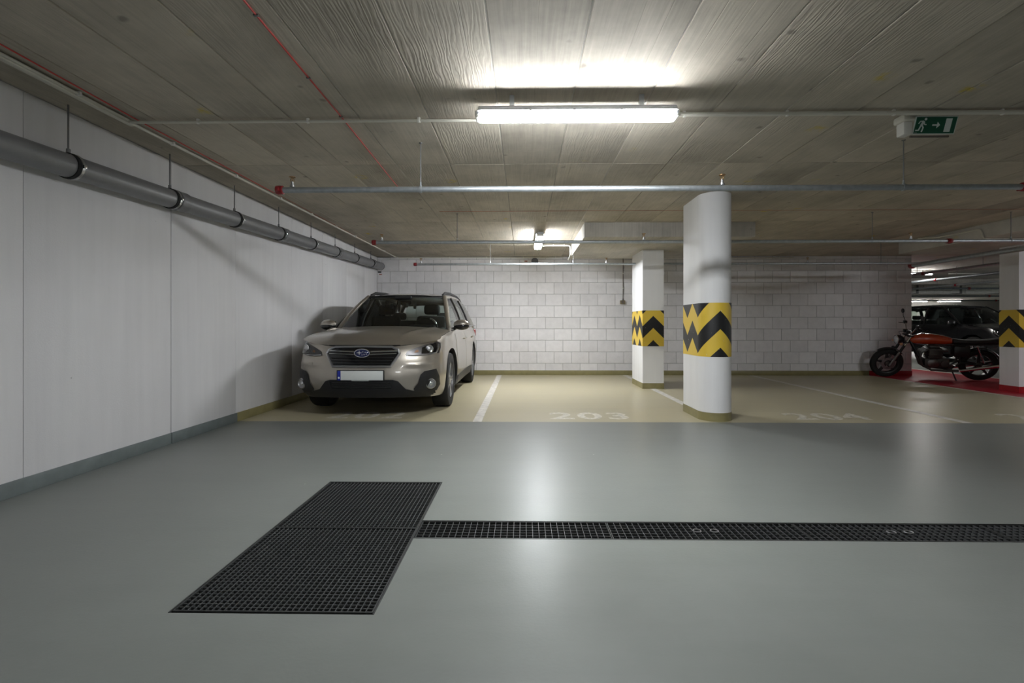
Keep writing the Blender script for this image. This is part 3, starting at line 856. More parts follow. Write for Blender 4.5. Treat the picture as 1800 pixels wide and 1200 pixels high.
# ------------------------------------------------------------------ grey drain pipe on the left wall
P0, P1 = Vector((-3.08, -1.2, 2.027)), Vector((-3.08, 10.46, 2.351))
t = thing('drain_pipe', 'thick grey plastic drain pipe hung along the left wall', 'pipe', tuple(P0))
dv = (P1 - P0); ax = dv.normalized()
def along(y): return (P1 - P0) * ((y - P0.y) / (P1.y - P0.y))
Mrot = Vector((0, 1, 0)).rotation_difference(ax).to_matrix().to_4x4()
MB().tube([(0, 0, 0), tuple(dv)], .080, 28).build('pipe', 'pvc_grey', t)
def on_pipe(mb, y): return mb.xf(Matrix.Translation(along(y)) @ Mrot)
MB()
on_pipe(MB().lathe([(.081, -.03), (.083, -.02), (.083, .0), (.070, .0)], (0, 0, 0), 'y', 28), 10.46).build('end_rim', 'pvc_dark', t)
hang = [-.55, .40, 1.35, 2.30, 3.24, 4.185, 5.13, 6.07, 7.00, 7.90, 8.82, 9.76]
for i, y in enumerate(hang):
    cl = on_pipe(MB().lathe([(.0805, -.013), (.0875, -.013), (.0875, .013), (.0805, .013)], (0, 0, 0), 'y', 28, closed=True), y).build('clamp', 'rubber_black', t)
    on_pipe(MB().lathe([(.0815, .0135), (.0895, .0135), (.0895, .034), (.0815, .034)], (0, 0, 0), 'y', 28, closed=True), y).build('clamp_band', 'satin_silver', cl)
    p = along(y)
    MB().rbox(p.x + .080, p.x + .102, p.y + .014, p.y + .034, p.z - .012, p.z + .012, .003).build('clamp_screw', 'chrome', cl)
    MB().tube([(p.x, p.y, p.z + .085), (p.x, p.y, ZC - P0.z - .001)], .0055, 8).build('hanger_rod', 'rod_steel', t)
    MB().lathe([(.012, 0), (.012, .03), (.006, .034)], (p.x, p.y, p.z + .084), 'z', 8).build('hanger_nut', 'rod_steel', t)
    if i % 2 == 1:
        on_pipe(MB().lathe([(.080, .05), (.088, .052), (.090, .06), (.087, .075), (.086, .14), (.089, .15), (.089, .17), (.0805, .175)], (0, 0, 0), 'y', 28), y).build('socket_joint', 'pvc_grey', t)

# ------------------------------------------------------------------ small things on the block wall
t = thing('wall_vent', 'round dark ventilation opening high in the block wall', 'vent', (.248, YB, 2.465))
MB().lathe([(.062, .002), (.074, -.004), (.074, -.014), (.066, -.016), (.060, -.004)], (0, 0, 0), 'y', 28).build('rim', 'pvc_dark', t)
mb = MB().lathe([(0, .001), (.062, .001), (.062, -.002), (0, -.002)], (0, 0, 0), 'y', 24); mb.build('mesh_disc', 'dark_grille', t)
for k in range(-3, 4): MB().box(-.055, .055, -.008, -.003, k * .016 - .002, k * .016 + .002).build('louvre', 'pvc_dark', t, smooth=False)
def sticker(x, z, w, h, m, label):
    o = MB().rbox(x - w / 2, x + w / 2, YB - .006, YB - .001, z - h / 2, z + h / 2, .001).build('wall_label', m); tag(o, label, 'label')
sticker(.055, 2.465, .065, .022, 'red_chalk', 'small reddish label left of the round vent')
sticker(-3.135, 2.235, .075, .030, 'dark_grille', 'small dark label under the end of the grey pipe')
sticker(-3.115, 2.185, .060, .022, 'red_chalk', 'small red label under the dark label in the corner')
t = thing('hanging_socket', 'brown cable with a socket box on the block wall left of the columns', 'socket', (2.14, YB - .03, 1.575))
MB().tube([(.012, .01, .95), (.014, .012, .5), (.010, .01, .04)], .007, 8).build('cable', 'cable_brown', t)
MB().rbox(-.052, .052, -.03, .028, -.04, .04, .010).build('box', 'socket_brown', t)
MB().lathe([(0, -.032), (.026, -.034), (.030, -.030), (.030, -.02)], (0, 0, 0), 'y', 16).build('socket_face', 'cable_brown', t)
MB().lathe([(.012, .03), (.009, .06), (.008, .08)], (.010, .01, 0), 'z', 10).build('gland', 'rubber_black', t)
for k in (.3, .62): MB().box(.0, .026, .0, .028, k - .01, k + .01).build('cable_clip', 'white_plastic', t, smooth=False)
# ------------------------------------------------------------------ hall behind the block wall
t = thing('air_duct', 'pale galvanised air duct across the far hall above the black car', 'duct', (12.2, 17.2, 2.20))
secs = [(0, 1.55, 'white_plastic'), (1.60, 3.05, 'white_plastic'), (3.25, 4.40, 'white_plastic'), (4.45, 5.75, 'galv_dark'), (5.9, 9.0, 'white_plastic')]  # lit stretches of the galvanised duct coloured white, the other stretch dark
for x0, x1, m in secs:
    MB().rbox(x0, x1, 0, .5, 0, .29, .008).build('duct_section', m, t)
    MB().rbox(x1 - .02, x1 + .05, -.02, .52, -.02, .31, .006).build('flange', 'rod_steel', t)
    n = max(2, int((x1 - x0) / .25))
    for k in range(1, n): MB().box(x0 + (x1 - x0) * k / n - .012, x0 + (x1 - x0) * k / n + .012, -.008, 0, .01, .28).build('rib', m, t, smooth=False)
for y, z, lb in ((16.6, 2.32, 'nearest'), (19.6, 2.24, 'middle'), (23.5, 2.26, 'farthest')):
    tt = thing('hall_pipe', 'dark sprinkler pipe crossing the far hall, %s of three' % lb, 'pipe', (8.5, y, z), group='pipes crossing the far hall')
    MB().tube([(0, 0, 0), (21, 0, 0)], .03, 10).build('pipe', 'galv_dark', tt)
    for x in (3.2, 6.5, 10, 14): MB().lathe([(.03, -.04), (.045, -.03), (.045, .03), (.03, .04)], (x, 0, 0), 'x', 12).build('red_coupling', 'red_fitting', tt)
    for x in (2, 5, 8, 11, 15): MB().tube([(x, 0, .03), (x, 0, ZC - z)], .006, 6).build('hanger_rod', 'rod_steel', tt)
conduit([(12.0, 13.9, ZC - .03), (20.0, 13.9, ZC - .03)], .016, 'pale straight conduit on the hall ceiling behind the right column', (), 'white_plastic')
for y0, y1, z0, lb in ((15.6, 16.0, 2.38, 'nearer'), (21.8, 22.3, 2.36, 'farther')):
    struct(MB().rbox(8.0, 31, y0, y1, z0, ZC + .01, .01).build('ceiling', 'plain_concrete'), 'concrete ceiling beam across the far hall, %s one' % lb)
# ------------------------------------------------------------------ cars (local: x to the car's left, y from the nose backwards, z up)
def car(name, label, loc, rot, paint, big, side_glass='car_glass'):
    t = thing(name, label, 'car', loc, rot)
    L, LC, NX = 4.82, .62, 2.7
    A = smoothtab([(.18, .12), (.25, .055), (.33, .02), (.46, .0), (.58, .012), (.70, .045), (.80, .085), (.90, .16), (1.05, .3)])
    WZ = smoothtab([(.18, .86), (.28, .905), (.45, .925), (.62, .925), (.76, .915), (.88, .905), (.96, .885), (1.02, .855), (1.08, .82)])
    SD = smoothtab([(0, .955), (.45, .965), (.95, 1.0), (2.4, .985), (3.7, 1.0), (4.35, .97), (4.82, .94)])
    ZT = smoothtab([(0, .800), (.12, .825), (.30, .885), (.55, .935), (.90, .975), (1.25, 1.00), (2.5, 1.02), (4.0, 1.06), (4.82, 1.06)])
    ZB = smoothtab([(0, .24), (.4, .215), (1.0, .22), (3.8, .235), (4.5, .28), (4.82, .36)])
    RA = smoothtab([(.2, .20), (.4, .03), (.6, 0), (.9, .04), (1.06, .10)])
    a_ = lambda z: interp(A, z); zt = lambda u: interp(ZT, u); zb_ = lambda u: interp(ZB, u)
    G = lambda u, z: interp(WZ, z) * interp(SD, u)
    def Fu(w, z):
        k = min(1.0, abs(w) / (interp(WZ, z) * .965))
        crs = -.014 * max(0, 1 - abs(z - .625) / .05) * min(1, max(0, (abs(w) - .42) / .12)) * max(0, 1 - max(0, abs(w) - .78) / .1)
        return a_(z) + crs + LC * (1 - max(0.0, 1 - k**NX) ** (1 / NX))
    # --- shell from horizontal rings
    NV, NF, NS, NR = 34, 28, 44, 10
    vl = [k / NV for k in range(NV + 1)]
    def half(v):
        P = []
        for i in range(NF + 1):
            k = math.sin(PI / 2 * i / NF); u = .2
            for _ in range(6):
                z = lerp(zb_(u), zt(u), v); w = interp(WZ, z) * .965 * k; u = Fu(w, z)
            P.append((w, u, z))
        u0 = P[-1][1]; u1 = L - .45
        for i in range(1, NS + 1):
            u = lerp(u0, u1, i / NS); z = lerp(zb_(u), zt(u), v); b = min(1.0, (u - u0) / .35)
            P.append((lerp(interp(WZ, z) * .965, G(u, z), b), u, z))
        wl_ = P[-1][0]
        for i in range(1, NR + 1):
            g = PI / 2 * i / NR
            k = math.cos(g); u = u1 + (.45 - interp(RA, P[-1][2])) * (1 - k**2.6) ** (1 / 2.6)
            z = lerp(zb_(u), zt(u), v)
            P.append((wl_ * k, u, z))
        return P
    mb = MB(); rings = []
    for v in vl:
        H = half(v); ringp = H + [(-x, y, z) for x, y, z in H[-2:0:-1]]
        rings.append(list(range(len(mb.v), len(mb.v) + len(ringp)))); mb.v += ringp
    N = len(rings[0]); M = NF + NS + NR
    for a, b in zip(rings, rings[1:]):
        for i in range(N): mb.face((a[i], a[(i + 1) % N], b[(i + 1) % N], b[i]))
    for rg, mi in ((rings[0], 1), (rings[-1], 1)):
        for i in range(M):
            j0, j1 = (N - i) % N, (N - i - 1) % N
            q = []
            for x in (rg[i], rg[i + 1], rg[j1], rg[j0]):
                if x not in q: q.append(x)
            mb.face(q if mi else q[::-1], mi)
    me = mb.mesh('body_shell', [paint, 'black_plastic', 'interior_dark'])
    tmp = bpy.data.objects.new('tmp', me); COL.objects.link(tmp)
    WB = (.945, 3.69); RW = .355; RC = .415
    cb = MB()
    for u in WB:
        for s in (-1, 1): cb.lathe([(RC, .50), (RC, 1.2)], (0, u, RW), 'x', 48) if s > 0 else cb.lathe([(RC, -1.2), (RC, -.50)], (0, u, RW), 'x', 48)
    co = bpy.data.objects.new('cut', cb.mesh('cut', 'black_plastic')); COL.objects.link(co)
    md = tmp.modifiers.new('b', 'BOOLEAN'); md.operation = 'DIFFERENCE'; md.object = co; md.solver = 'EXACT'
    dg = bpy.context.evaluated_depsgraph_get()
    me2 = bpy.data.meshes.new_from_object(tmp.evaluated_get(dg))
    bpy.data.objects.remove(tmp); bpy.data.objects.remove(co)
    for p in me2.polygons:
        c = p.center
        p.use_smooth = True
        for u in WB:
            if math.hypot(c.y - u, c.z - RW) < RC + .002 and (abs(p.normal.x) < .1 or abs(abs(c.x) - .5) < .01) and abs(c.x) > .49: p.material_index = 1
        if p.normal.z > .9 and abs(c.x) < .9 and c.z > .79 and c.y > .0 and len(p.vertices) >= 3 and p.area > .004: p.material_index = 2
        if (p.normal.z < -.9 and c.z < .42) or (c.z < .285 and c.y < .30): p.material_index = 1
    me2.set_sharp_from_angle(angle=R(30)); me2.name = 'body_shell'
    link('body_shell', me2, t)
    # --- bonnet
    ucow = lambda s: 1.10 + .16 * s * s
    def hood(a, b):
        s = lerp(-1, 1, a)
        w0 = .865 * s; uf = Fu(w0 * .93, .84) + .012
        u = lerp(uf, ucow(s), b)
        w = s * (interp(WZ, zt(u)) * (.965 if u < .6 else interp(SD, u)) - .022) * (1 if u > .5 else lerp(.97, 1, u / .5))
        wr = abs(s)
        crown = .062 * min(1, b / .22) ** .6 * (1 - wr ** 2.4) + .012 * min(1, b / .15)
        crease = .016 * max(0, 1 - abs(wr - lerp(.46, .74, b)) / .10) ** 1.5 * min(1, b / .2)
        return (w, u, zt(u) + crown + crease - .004)
    MB().grid(hood, 40, 26).build('bonnet', paint, t, fix=False)
    # --- greenhouse
    def ws(a, b):
        s = lerp(-1, 1, a)
        w = s * lerp(.765, .575, b); u = lerp(1.17, 2.02, b) + .20 * s * s * (1 - .35 * b)
        z = lerp(1.03, 1.525, b) + .035 * math.sin(PI * b) - .020 * s * s * (1 - b)
        return (w, u, z)
    MB().grid(ws, 20, 12).build('windscreen', 'car_glass', t)
    def border(e0, e1, k): return [ws(lerp(*e0, i / k), lerp(*e1, i / k)) for i in range(k + 1)]
    for nm, e0, e1 in (('windscreen_seal', (0, 1), (0, 0)), ('windscreen_seal', (0, 1), (1, 1))):
        MB().tube(border(e0, e1, 20), .012, 6).build(nm, 'gloss_black', t)
    def vis(a, b):
        p = ws(a, lerp(.93, 1.01, b)); return (p[0], p[1] - .004, p[2] + .004)
    MB().grid(vis, 20, 2).build('sun_band', 'interior_dark', t)
    ZR = smoothtab([(2.0, 1.545), (2.4, 1.590), (3.0, 1.612), (3.8, 1.600), (4.4, 1.552), (4.62, 1.52)])
    def roof(a, b):
        s = lerp(-1, 1, a); u = lerp(2.005 + .125 * s * s, 4.55, b)
        w = s * interp([(2.0, .585), (2.6, .61), (3.6, .60), (4.6, .56)], u)
        return (w, u, interp(ZR, u) - .055 * abs(s) ** 3)
    MB().grid(roof, 24, 24).build('roof', paint, t)
    def sidew(u, z):
        zl = zt(u); return lerp(.845, interp([(2.0, .60), (2.6, .622), (3.6, .612), (4.6, .575)], u), max(0, min(1, (z - zl) / .53))) + .02 * math.sin(PI * max(0, min(1, (z - zl) / .53)))
    for s in (-1, 1):
        def sp(u, z, d, s=s): return (s * (sidew(u, z) + d), u, z)
        # pillars, roof edge
        ap = [(s * (.795 - .012 * k), 0, 0) for k in range(2)]
        base = Vector(ws(0 if s < 0 else 1, 0)); top = Vector(ws(0 if s < 0 else 1, 1))
        pa = []
        for k in range(9):
            q = Vector(ws(0 if s < 0 else 1, k / 8)); pa.append((q.x + s * .030, q.y + .035, q.z + .002))
        pa = [(s * .845, 1.10, .985), (s * .825, 1.25, 1.02)] + pa
        MB().tube(pa, [.020, .030] + [.036] * 9, 10, sy=.8).build('a_pillar', paint, t)
        ed = [(s * (interp([(2.0, .60), (2.6, .622), (3.6, .612), (4.6, .575)], u) - .006), u, interp(ZR, u) - .062) for u in (2.18, 2.4, 2.8, 3.2, 3.6, 4.0, 4.3, 4.55)]
        MB().tube([pa[-1]] + ed, .032, 10).build('roof_edge', paint, t)
        for nm, u0, u1, zz, r_, mm in (('b_pillar', 2.52, 2.60, 1.52, .034, 'gloss_black'), ('c_pillar', 3.50, 3.46, 1.52, .034, 'gloss_black'), ('d_pillar', 4.58, 4.40, 1.49, .045, paint)):
            MB().tube([(s * (sidew(lerp(u0, u1, k / 6), lerp(1.0, zz, k / 6)) - (.06 if nm == 'd_pillar' else .02)), lerp(u0, u1, k / 6), lerp(1.0, zz, k / 6)) for k in range(7)], r_, 8, sy=1).build(nm, mm, t)
        for poly, gm in (([(1.32, 1.015), (2.50, 1.03), (2.56, 1.525), (2.16, 1.50), (1.9, 1.38)], side_glass), ([(2.54, 1.03), (3.46, 1.05), (3.43, 1.535), (2.60, 1.53)], side_glass),
                         ([(3.50, 1.06), (4.42, 1.10), (4.30, 1.49), (3.47, 1.535)], side_glass)):
            MB().patch(poly, sp, .003, .12).build('side_window', gm, t)
        MB().tube([(s * (sidew(u, zt(u)) + .004), u, zt(u) + .014) for u in (1.3, 1.8, 2.4, 3, 3.6, 4.2, 4.6)], .011, 6).build('window_trim', 'satin_silver' if big else 'gloss_black', t)
        # doors, handles, sills
        def dp(u, z, d, s=s): return (s * (G(u, z) + .004 + d), u, z)
        for poly, hu in (([(1.42, .40), (2.50, .40), (2.52, .975), (1.36, .955), (1.36, .7)], 2.36), ([(2.525, .40), (3.18, .40), (3.34, .70), (3.50, .80), (3.50, .99), (2.54, .975)], 3.36)):
            dr = MB().patch(poly, dp, .010, .07).build('door', paint, t)
            MB().tube([(s * (G(hu - .1, .87) + .012), hu - .10, .865), (s * (G(hu, .87) + .034), hu - .07, .868), (s * (G(hu, .87) + .034), hu + .07, .872), (s * (G(hu, .87) + .012), hu + .10, .872)], .011, 8).build('door_handle', paint, dr)
        def kp(u, z, d, s=s): return (s * (G(u, z) + .012 + d), u, z)
        MB().patch([(1.39, .225), (3.24, .24), (3.22, .37), (1.42, .36)], kp, .02, .08).build('sill_cladding', 'black_plastic', t)
        # mirror
        mr = MB().sphere((s * .965, 1.47, 1.085), (.115, .062, .072)).build('wing_mirror', paint, t)
        MB().sphere((s * .968, 1.468, 1.062), (.112, .064, .058)).build('mirror_underside', 'gloss_black', mr)
        MB().tube([(s * .80, 1.50, 1.0), (s * .90, 1.48, 1.04)], [.03, .022], 8).build('mirror_foot', 'gloss_black', mr)
        MB().grid(lambda a, b, s=s: (s * (.965 + lerp(-.09, .09, a)), 1.523, 1.085 + lerp(-.05, .05, b)), 2, 2).build('mirror_glass', 'chrome', mr)
        # roof rail
        if big:
            rl = [(s * .572, u, interp(ZR, u) + dz) for u, dz in ((2.14, -.05), (2.24, -.018), (2.42, .004), (3.0, .010), (3.8, .012), (4.2, .006), (4.38, -.015), (4.46, -.05))]
            MB().tube(rl, [.014, .018] + [.020] * 4 + [.018, .014], 8, sy=1.3).build('roof_rail', 'black_plastic', t)
            for u in (2.28, 4.25): MB().rbox(s * .572 - .018, s * .572 + .018, u - .07, u + .07, interp(ZR, u) - .07, interp(ZR, u) - .005, .01).build('rail_foot', 'black_plastic', t)
    # rear window and tailgate frame
    def rw(a, b):
        s = lerp(-1, 1, a); return (s * lerp(.66, .54, b), lerp(4.72, 4.52, b) - .05 * s * s, lerp(1.09, 1.50, b))
    MB().grid(rw, 8, 6).build('rear_window', 'car_glass', t)
    MB().tube([rw(0, 0), rw(.5, 0), rw(1, 0)], .05, 8).build('tailgate_frame', paint, t)
    MB().tube([(-.52, 4.52, 1.50), (0, 4.60, 1.53), (.52, 4.52, 1.50)], .035, 8).build('spoiler', paint, t)
    # --- interior
    MB().rbox(-.70, .70, 1.35, 1.78, .93, 1.045, .04).build('dashboard', 'interior_dark', t)
    MB().rbox(.18, .56, 1.50, 1.72, 1.0, 1.085, .04).build('instrument_hood', 'interior_dark', t)
    st = MB().tube([(.37 + .185 * math.cos(g), 1.80 + .07 * math.sin(g), 1.02 + .165 * math.sin(g)) for g in [2 * PI * k / 28 for k in range(28)]], .015, 8, closed=True).build('steering_wheel', 'interior_dark', t)
    MB().lathe([(0, -.02), (.06, -.02), (.07, 0), (.05, .02), (0, .02)], (.37, 1.81, 1.02), 'y', 14).build('wheel_hub', 'interior_dark', st)
    MB().tube([(.37 + .186 * math.cos(g), 1.795 + .07 * math.sin(g), 1.022 + .166 * math.sin(g)) for g in [R(25 + 4 * k) for k in range(12)]], .0155, 6).build('wheel_accent', 'satin_silver', st)
    for cx in (-.37, .37):
        se = MB().rbox(cx - .24, cx + .24, 2.26, 2.40, .92, 1.23, .06).build('front_seat', 'interior_dark', t)
        MB().rbox(cx - .13, cx + .13, 2.33, 2.43, 1.245, 1.415, .045).build('headrest', 'interior_dark', se)
    be = MB().rbox(-.62, .62, 3.22, 3.36, .92, 1.16, .05).build('rear_bench', 'interior_dark', t)
    for cx in (-.40, .40): MB().rbox(cx - .12, cx + .12, 3.28, 3.37, 1.17, 1.30, .04).build('headrest', 'interior_dark', be)
    MB().rbox(-.11, .11, 1.98, 2.02, 1.395, 1.455, .015).build('rear_view_mirror', 'interior_dark', t)
    MB().rbox(-.13, .13, 1.93, 2.05, 1.475, 1.53, .02).build('camera_box', 'interior_dark', t)
    for k in range(5): MB().rbox(-.30 + k * .12, -.255 + k * .12, 1.86 + .01 * (k % 2), 1.875 + .01 * (k % 2), 1.37 - .045 * (k % 3), 1.44 - .03 * (k % 2), .006).build('hanging_charm', 'satin_silver', t)
    # wipers
    for x0, x1 in ((-.55, .05), (.02, .60)):
        MB().tube([(x0, 1.20 + .1 * abs(x0), 1.035), ((x0 + x1) / 2, 1.22, 1.060), (x1, 1.21 + .05 * abs(x1), 1.045)], .008, 6).build('wiper', 'gloss_black', t)
    # --- nose
    def fp(w, z, d, s=1, k=0.0): return (w, Fu(w, z) - .004 - k - d, z)
    def fpk(k): return lambda w, z, d: fp(w, z, d, 1, k)
    sym = lambda pts: pts + [(-x, z) for x, z in pts[::-1]]
    gpoly = sym([(.0, .600), (.335, .600), (.425, .745), (.405, .790), (.33, .822), (.0, .826)])
    gpoly = [p for i, p in enumerate(gpoly) if i == 0 or abs(p[0] - gpoly[i - 1][0]) + abs(p[1] - gpoly[i - 1][1]) > 1e-4]
    if abs(gpoly[0][0] - gpoly[-1][0]) + abs(gpoly[0][1] - gpoly[-1][1]) < 1e-4: gpoly.pop()
    gr = MB().patch(gpoly, fpk(.002), .01, .06).build('grille', 'gloss_black', t)
    pth = []
    for i, p in enumerate(gpoly):
        q = gpoly[(i + 1) % len(gpoly)]
        for k in range(6): pth.append(fp(lerp(p[0], q[0], k / 6), lerp(p[1], q[1], k / 6), .006))
    MB().tube(pth, .014, 8, closed=True).build('grille_frame', 'satin_silver' if big else 'gloss_black', gr)
    for z, wd, mm, r_ in ((.768, .395, 'chrome', .0095), (.738, .39, 'chrome', .0060), (.698, .36, 'black_plastic', .006), (.664, .345, 'black_plastic', .006), (.630, .325, 'black_plastic', .005)):
        for s in (-1, 1):
            a0 = .095 if z > .72 else 0
            MB().tube([fp(s * lerp(a0, wd, k / 8), z + (.010 * (k / 8) if z > .72 else 0), .010) for k in range(9)], r_, 6).build('grille_bar', mm if big else 'black_plastic', gr)
    em = MB().lathe([(0, -.026), (.078, -.024), (.090, -.016), (.090, -.004)], (0, 0, 0), 'y', 28)
    em.v = [(x, y + Fu(0, .752), z * .52 + .752) for x, y, z in em.v]
    eb = em.build('emblem', 'emblem_blue', gr)
    MB().tube([(.088 * math.cos(g), Fu(0, .752) - .022, .752 + .046 * math.sin(g)) for g in [2 * PI * k / 32 for k in range(32)]], .0055, 6, closed=True).build('emblem_ring', 'chrome', eb)
    if big:
        for ex, ez, er in ((-.030, .004, .034), (.012, .014, .013), (.040, .010, .013), (.052, -.010, .012), (.026, -.016, .013), (.002, -.020, .012)):
            st4 = [(ex + er * (1 if k % 2 == 0 else .22) * math.cos(PI / 4 * k), ez + .8 * er * (1 if k % 2 == 0 else .22) * math.sin(PI / 4 * k)) for k in range(8)]
            MB().prism(st4, lambda a, b, d: (a, Fu(0, .752) - .0262 - d, .752 + b), -.002, .002).build('emblem_star', 'chrome', eb, smooth=False)
    MB().tube([fp(w, .838, .0) for w in [-.42 + .84 * k / 16 for k in range(17)]], .006, 6).build('bonnet_gap', 'gloss_black', t)
    for s in (-1, 1):
        hp = [(s * x, z) for x, z in ((.485, .722), (.505, .768), (.60, .812), (.72, .850), (.80, .880), (.838, .860), (.845, .80), (.835, .738), (.70, .716), (.58, .712))]
        hl = MB().patch(hp, fpk(.002), .012, .05).build('headlight', 'dim_silver' if big else 'gloss_black', t)
        def ctr(w, z, k): return Vector(fp(s * w, z, k))
        c = ctr(.735, .792, .004)
        nrm = Vector((s * .55, -1, .12)).normalized()
        Mh = Matrix.Translation(c) @ Vector((0, -1, 0)).rotation_difference(nrm).to_matrix().to_4x4()
        MB().lathe([(.050, .02), (.050, -.010), (.044, -.014), (.038, -.004), (.030, -.002)], (0, 0, 0), 'y', 20).xf(Mh).build('lamp_ring', 'chrome', hl)
        MB().lathe([(.034, .0), (.028, -.014), (.014, -.022), (0, -.024)], (0, 0, 0), 'y', 16).xf(Mh).build('lens', 'satin_silver', hl)
        MB().patch([(s * x, z) for x, z in ((.66, .74), (.66, .81), (.73, .842), (.80, .865), (.815, .80), (.80, .748))], fpk(.004), .004, .03).build('lamp_bowl', 'gloss_black', hl)
        MB().patch([(s * x, z) for x, z in ((.585, .752), (.592, .776), (.622, .786), (.628, .758))], fpk(.007), .004, .04).build('indicator', 'amber', hl)
        MB().tube([fp(s * x, z, .006) for x, z in ((.50, .726), (.58, .720), (.70, .724), (.81, .745), (.825, .79), (.82, .845))], .008, 6).build('daylight_strip', 'satin_silver', hl)
        MB().patch(hp, fpk(.012), .012, .05).build('cover', 'clear_cover', hl)
        # fog lamp pods
        pod = [(s * x, z) for x, z in ((.585, .335), (.635, .40), (.665, .50), (.70, .535), (.818, .555), (.848, .46), (.850, .36), (.815, .292), (.60, .285))]
        pd = MB().patch(pod, fpk(.010), .03, .022).build('fog_lamp_pod', 'black_plastic', t)
        c = ctr(.765, .385, .014); nrm = Vector((s * .45, -1, 0)).normalized()
        Mh = Matrix.Translation(c) @ Vector((0, -1, 0)).rotation_difference(nrm).to_matrix().to_4x4()
        fl = MB().lathe([(.062, .02), (.062, -.008), (.054, -.016), (.047, -.006)], (0, 0, 0), 'y', 22).xf(Mh).build('fog_lamp', 'satin_silver', pd)
        MB().lathe([(.047, .0), (.034, .004), (.02, -.006), (0, -.010)], (0, 0, 0), 'y', 18).xf(Mh).build('lens', 'chrome', fl)
        MB().patch([(s * x, z) for x, z in ((.60, .615), (.66, .608), (.66, .634), (.60, .640))], fpk(.004), .006, .05).build('washer_cover', paint, t)
    low = sym([(.0, .235), (.60, .235), (.80, .258), (.80, .300), (.60, .305), (.50, .335), (.42, .430), (.36, .448), (.0, .448)])
    lo = [p for i, p in enumerate(low) if i == 0 or abs(p[0] - low[i - 1][0]) + abs(p[1] - low[i - 1][1]) > 1e-4]
    if abs(lo[0][0] - lo[-1][0]) + abs(lo[0][1] - lo[-1][1]) < 1e-4: lo.pop()
    lb = MB().patch(lo, fpk(.006), .02, .06).build('lower_bumper', 'black_plastic', t)
    MB().patch([(-.34, .345), (.34, .345), (.37, .432), (-.37, .432)], fpk(.009), .004, .06).build('air_intake', 'gloss_black', lb)
    for z in (.365, .39, .413): MB().tube([fp(w, z, .012) for w in [-.34 + .68 * k / 12 for k in range(13)]], .0045, 6).build('intake_bar', 'black_plastic', lb)
    # plate
    if big:
        yb = Fu(0, .50) - .022
        pl = MB().rbox(-.272, .272, yb, yb + .02, .436, .562, .006).build('number_plate', 'black_plastic', t)
        MB().rbox(-.225, .262, yb - .004, yb + .004, .446, .553, .004).build('plate_face', 'plate_white', pl, label='blank white number plate field')
        MB().rbox(-.262, -.226, yb - .004, yb + .004, .446, .553, .004).build('plate_band', 'plate_blue', pl, label='blue band of the number plate')
        MB().sphere((-.244, yb - .004, .474), (.011, .002, .012)).build('band_mark', 'sign_white', pl)
        MB().box(-.10, .10, yb - .0012, yb, .4385, .4435).build('holder_print', 'sign_white', pl, smooth=False)
    # tail lamps
    for s in (-1, 1):
        MB().rbox(s * .76 - .10, s * .76 + .10, 4.60, 4.74, .84, 1.0, .03).build('tail_lamp', 'tail_red', t)
    # --- wheels
    def wheel(s, u):
        cx = s * .79
        w = MB().lathe([(.235, -.105), (.30, -.112), (.340, -.105), (.352, -.085), (.355, -.04), (.355, .04), (.352, .085), (.340, .105), (.30, .112), (.235, .105), (.232, 0)], (cx, u, RW), 'x', 44, closed=True)
        wo = w.build('wheel', 'rubber_black', t)
        xo = cx + s * .075
        MB().lathe([(.236, -.1), (.240, .0), (.236, .1), (.226, .1), (.222, 0), (.226, -.1)], (cx, u, RW), 'x', 40, closed=True).build('rim', 'satin_silver', wo)
        mb = MB()
        for k in range(5):
            for dlt in (-.10, .10):
                g = 2 * PI * k / 5 + dlt
                c, d = math.cos(g), math.sin(g)
                P = []
                for r_, hw in ((.05, .020), (.228, .014)):
                    for e in (-1, 1):
                        P.append((u + r_ * c - e * hw * d, RW + r_ * d + e * hw * c))
                P = [P[0], P[1], P[3], P[2]]
                mb.quadbox([(xo - s * .02, *p) for p in P] + [(xo + s * .015, *p) for p in P])
        mb.build('spokes', 'satin_silver', wo)
        MB().lathe([(0, .022), (.05, .02), (.062, .005), (.062, -.03)] if s > 0 else [(.062, .03), (.062, -.005), (.05, -.02), (0, -.022)], (xo, u, RW), 'x', 18).build('hub', 'satin_silver', wo)
        MB().lathe([(0, 0), (.16, 0), (.16, .02), (0, .02)], (cx + s * .02, u, RW), 'x', 24).build('brake_disc', 'dim_silver', wo)
    for u in WB:
        for s in (-1, 1): wheel(s, u)
    return t
car('estate_car', 'champagne estate car with black roof rails parked beside the white wall', (-1.86, 5.53, 0), (0, 0, 0), 'champagne_paint', True)
dc = car('black_car', 'black car facing the lane beyond the opening behind the motorcycle', (13.30, 12.55, 0), (0, 0, 0), 'black_paint', False)
dc.scale = (1.07, 1.07, 1.07)
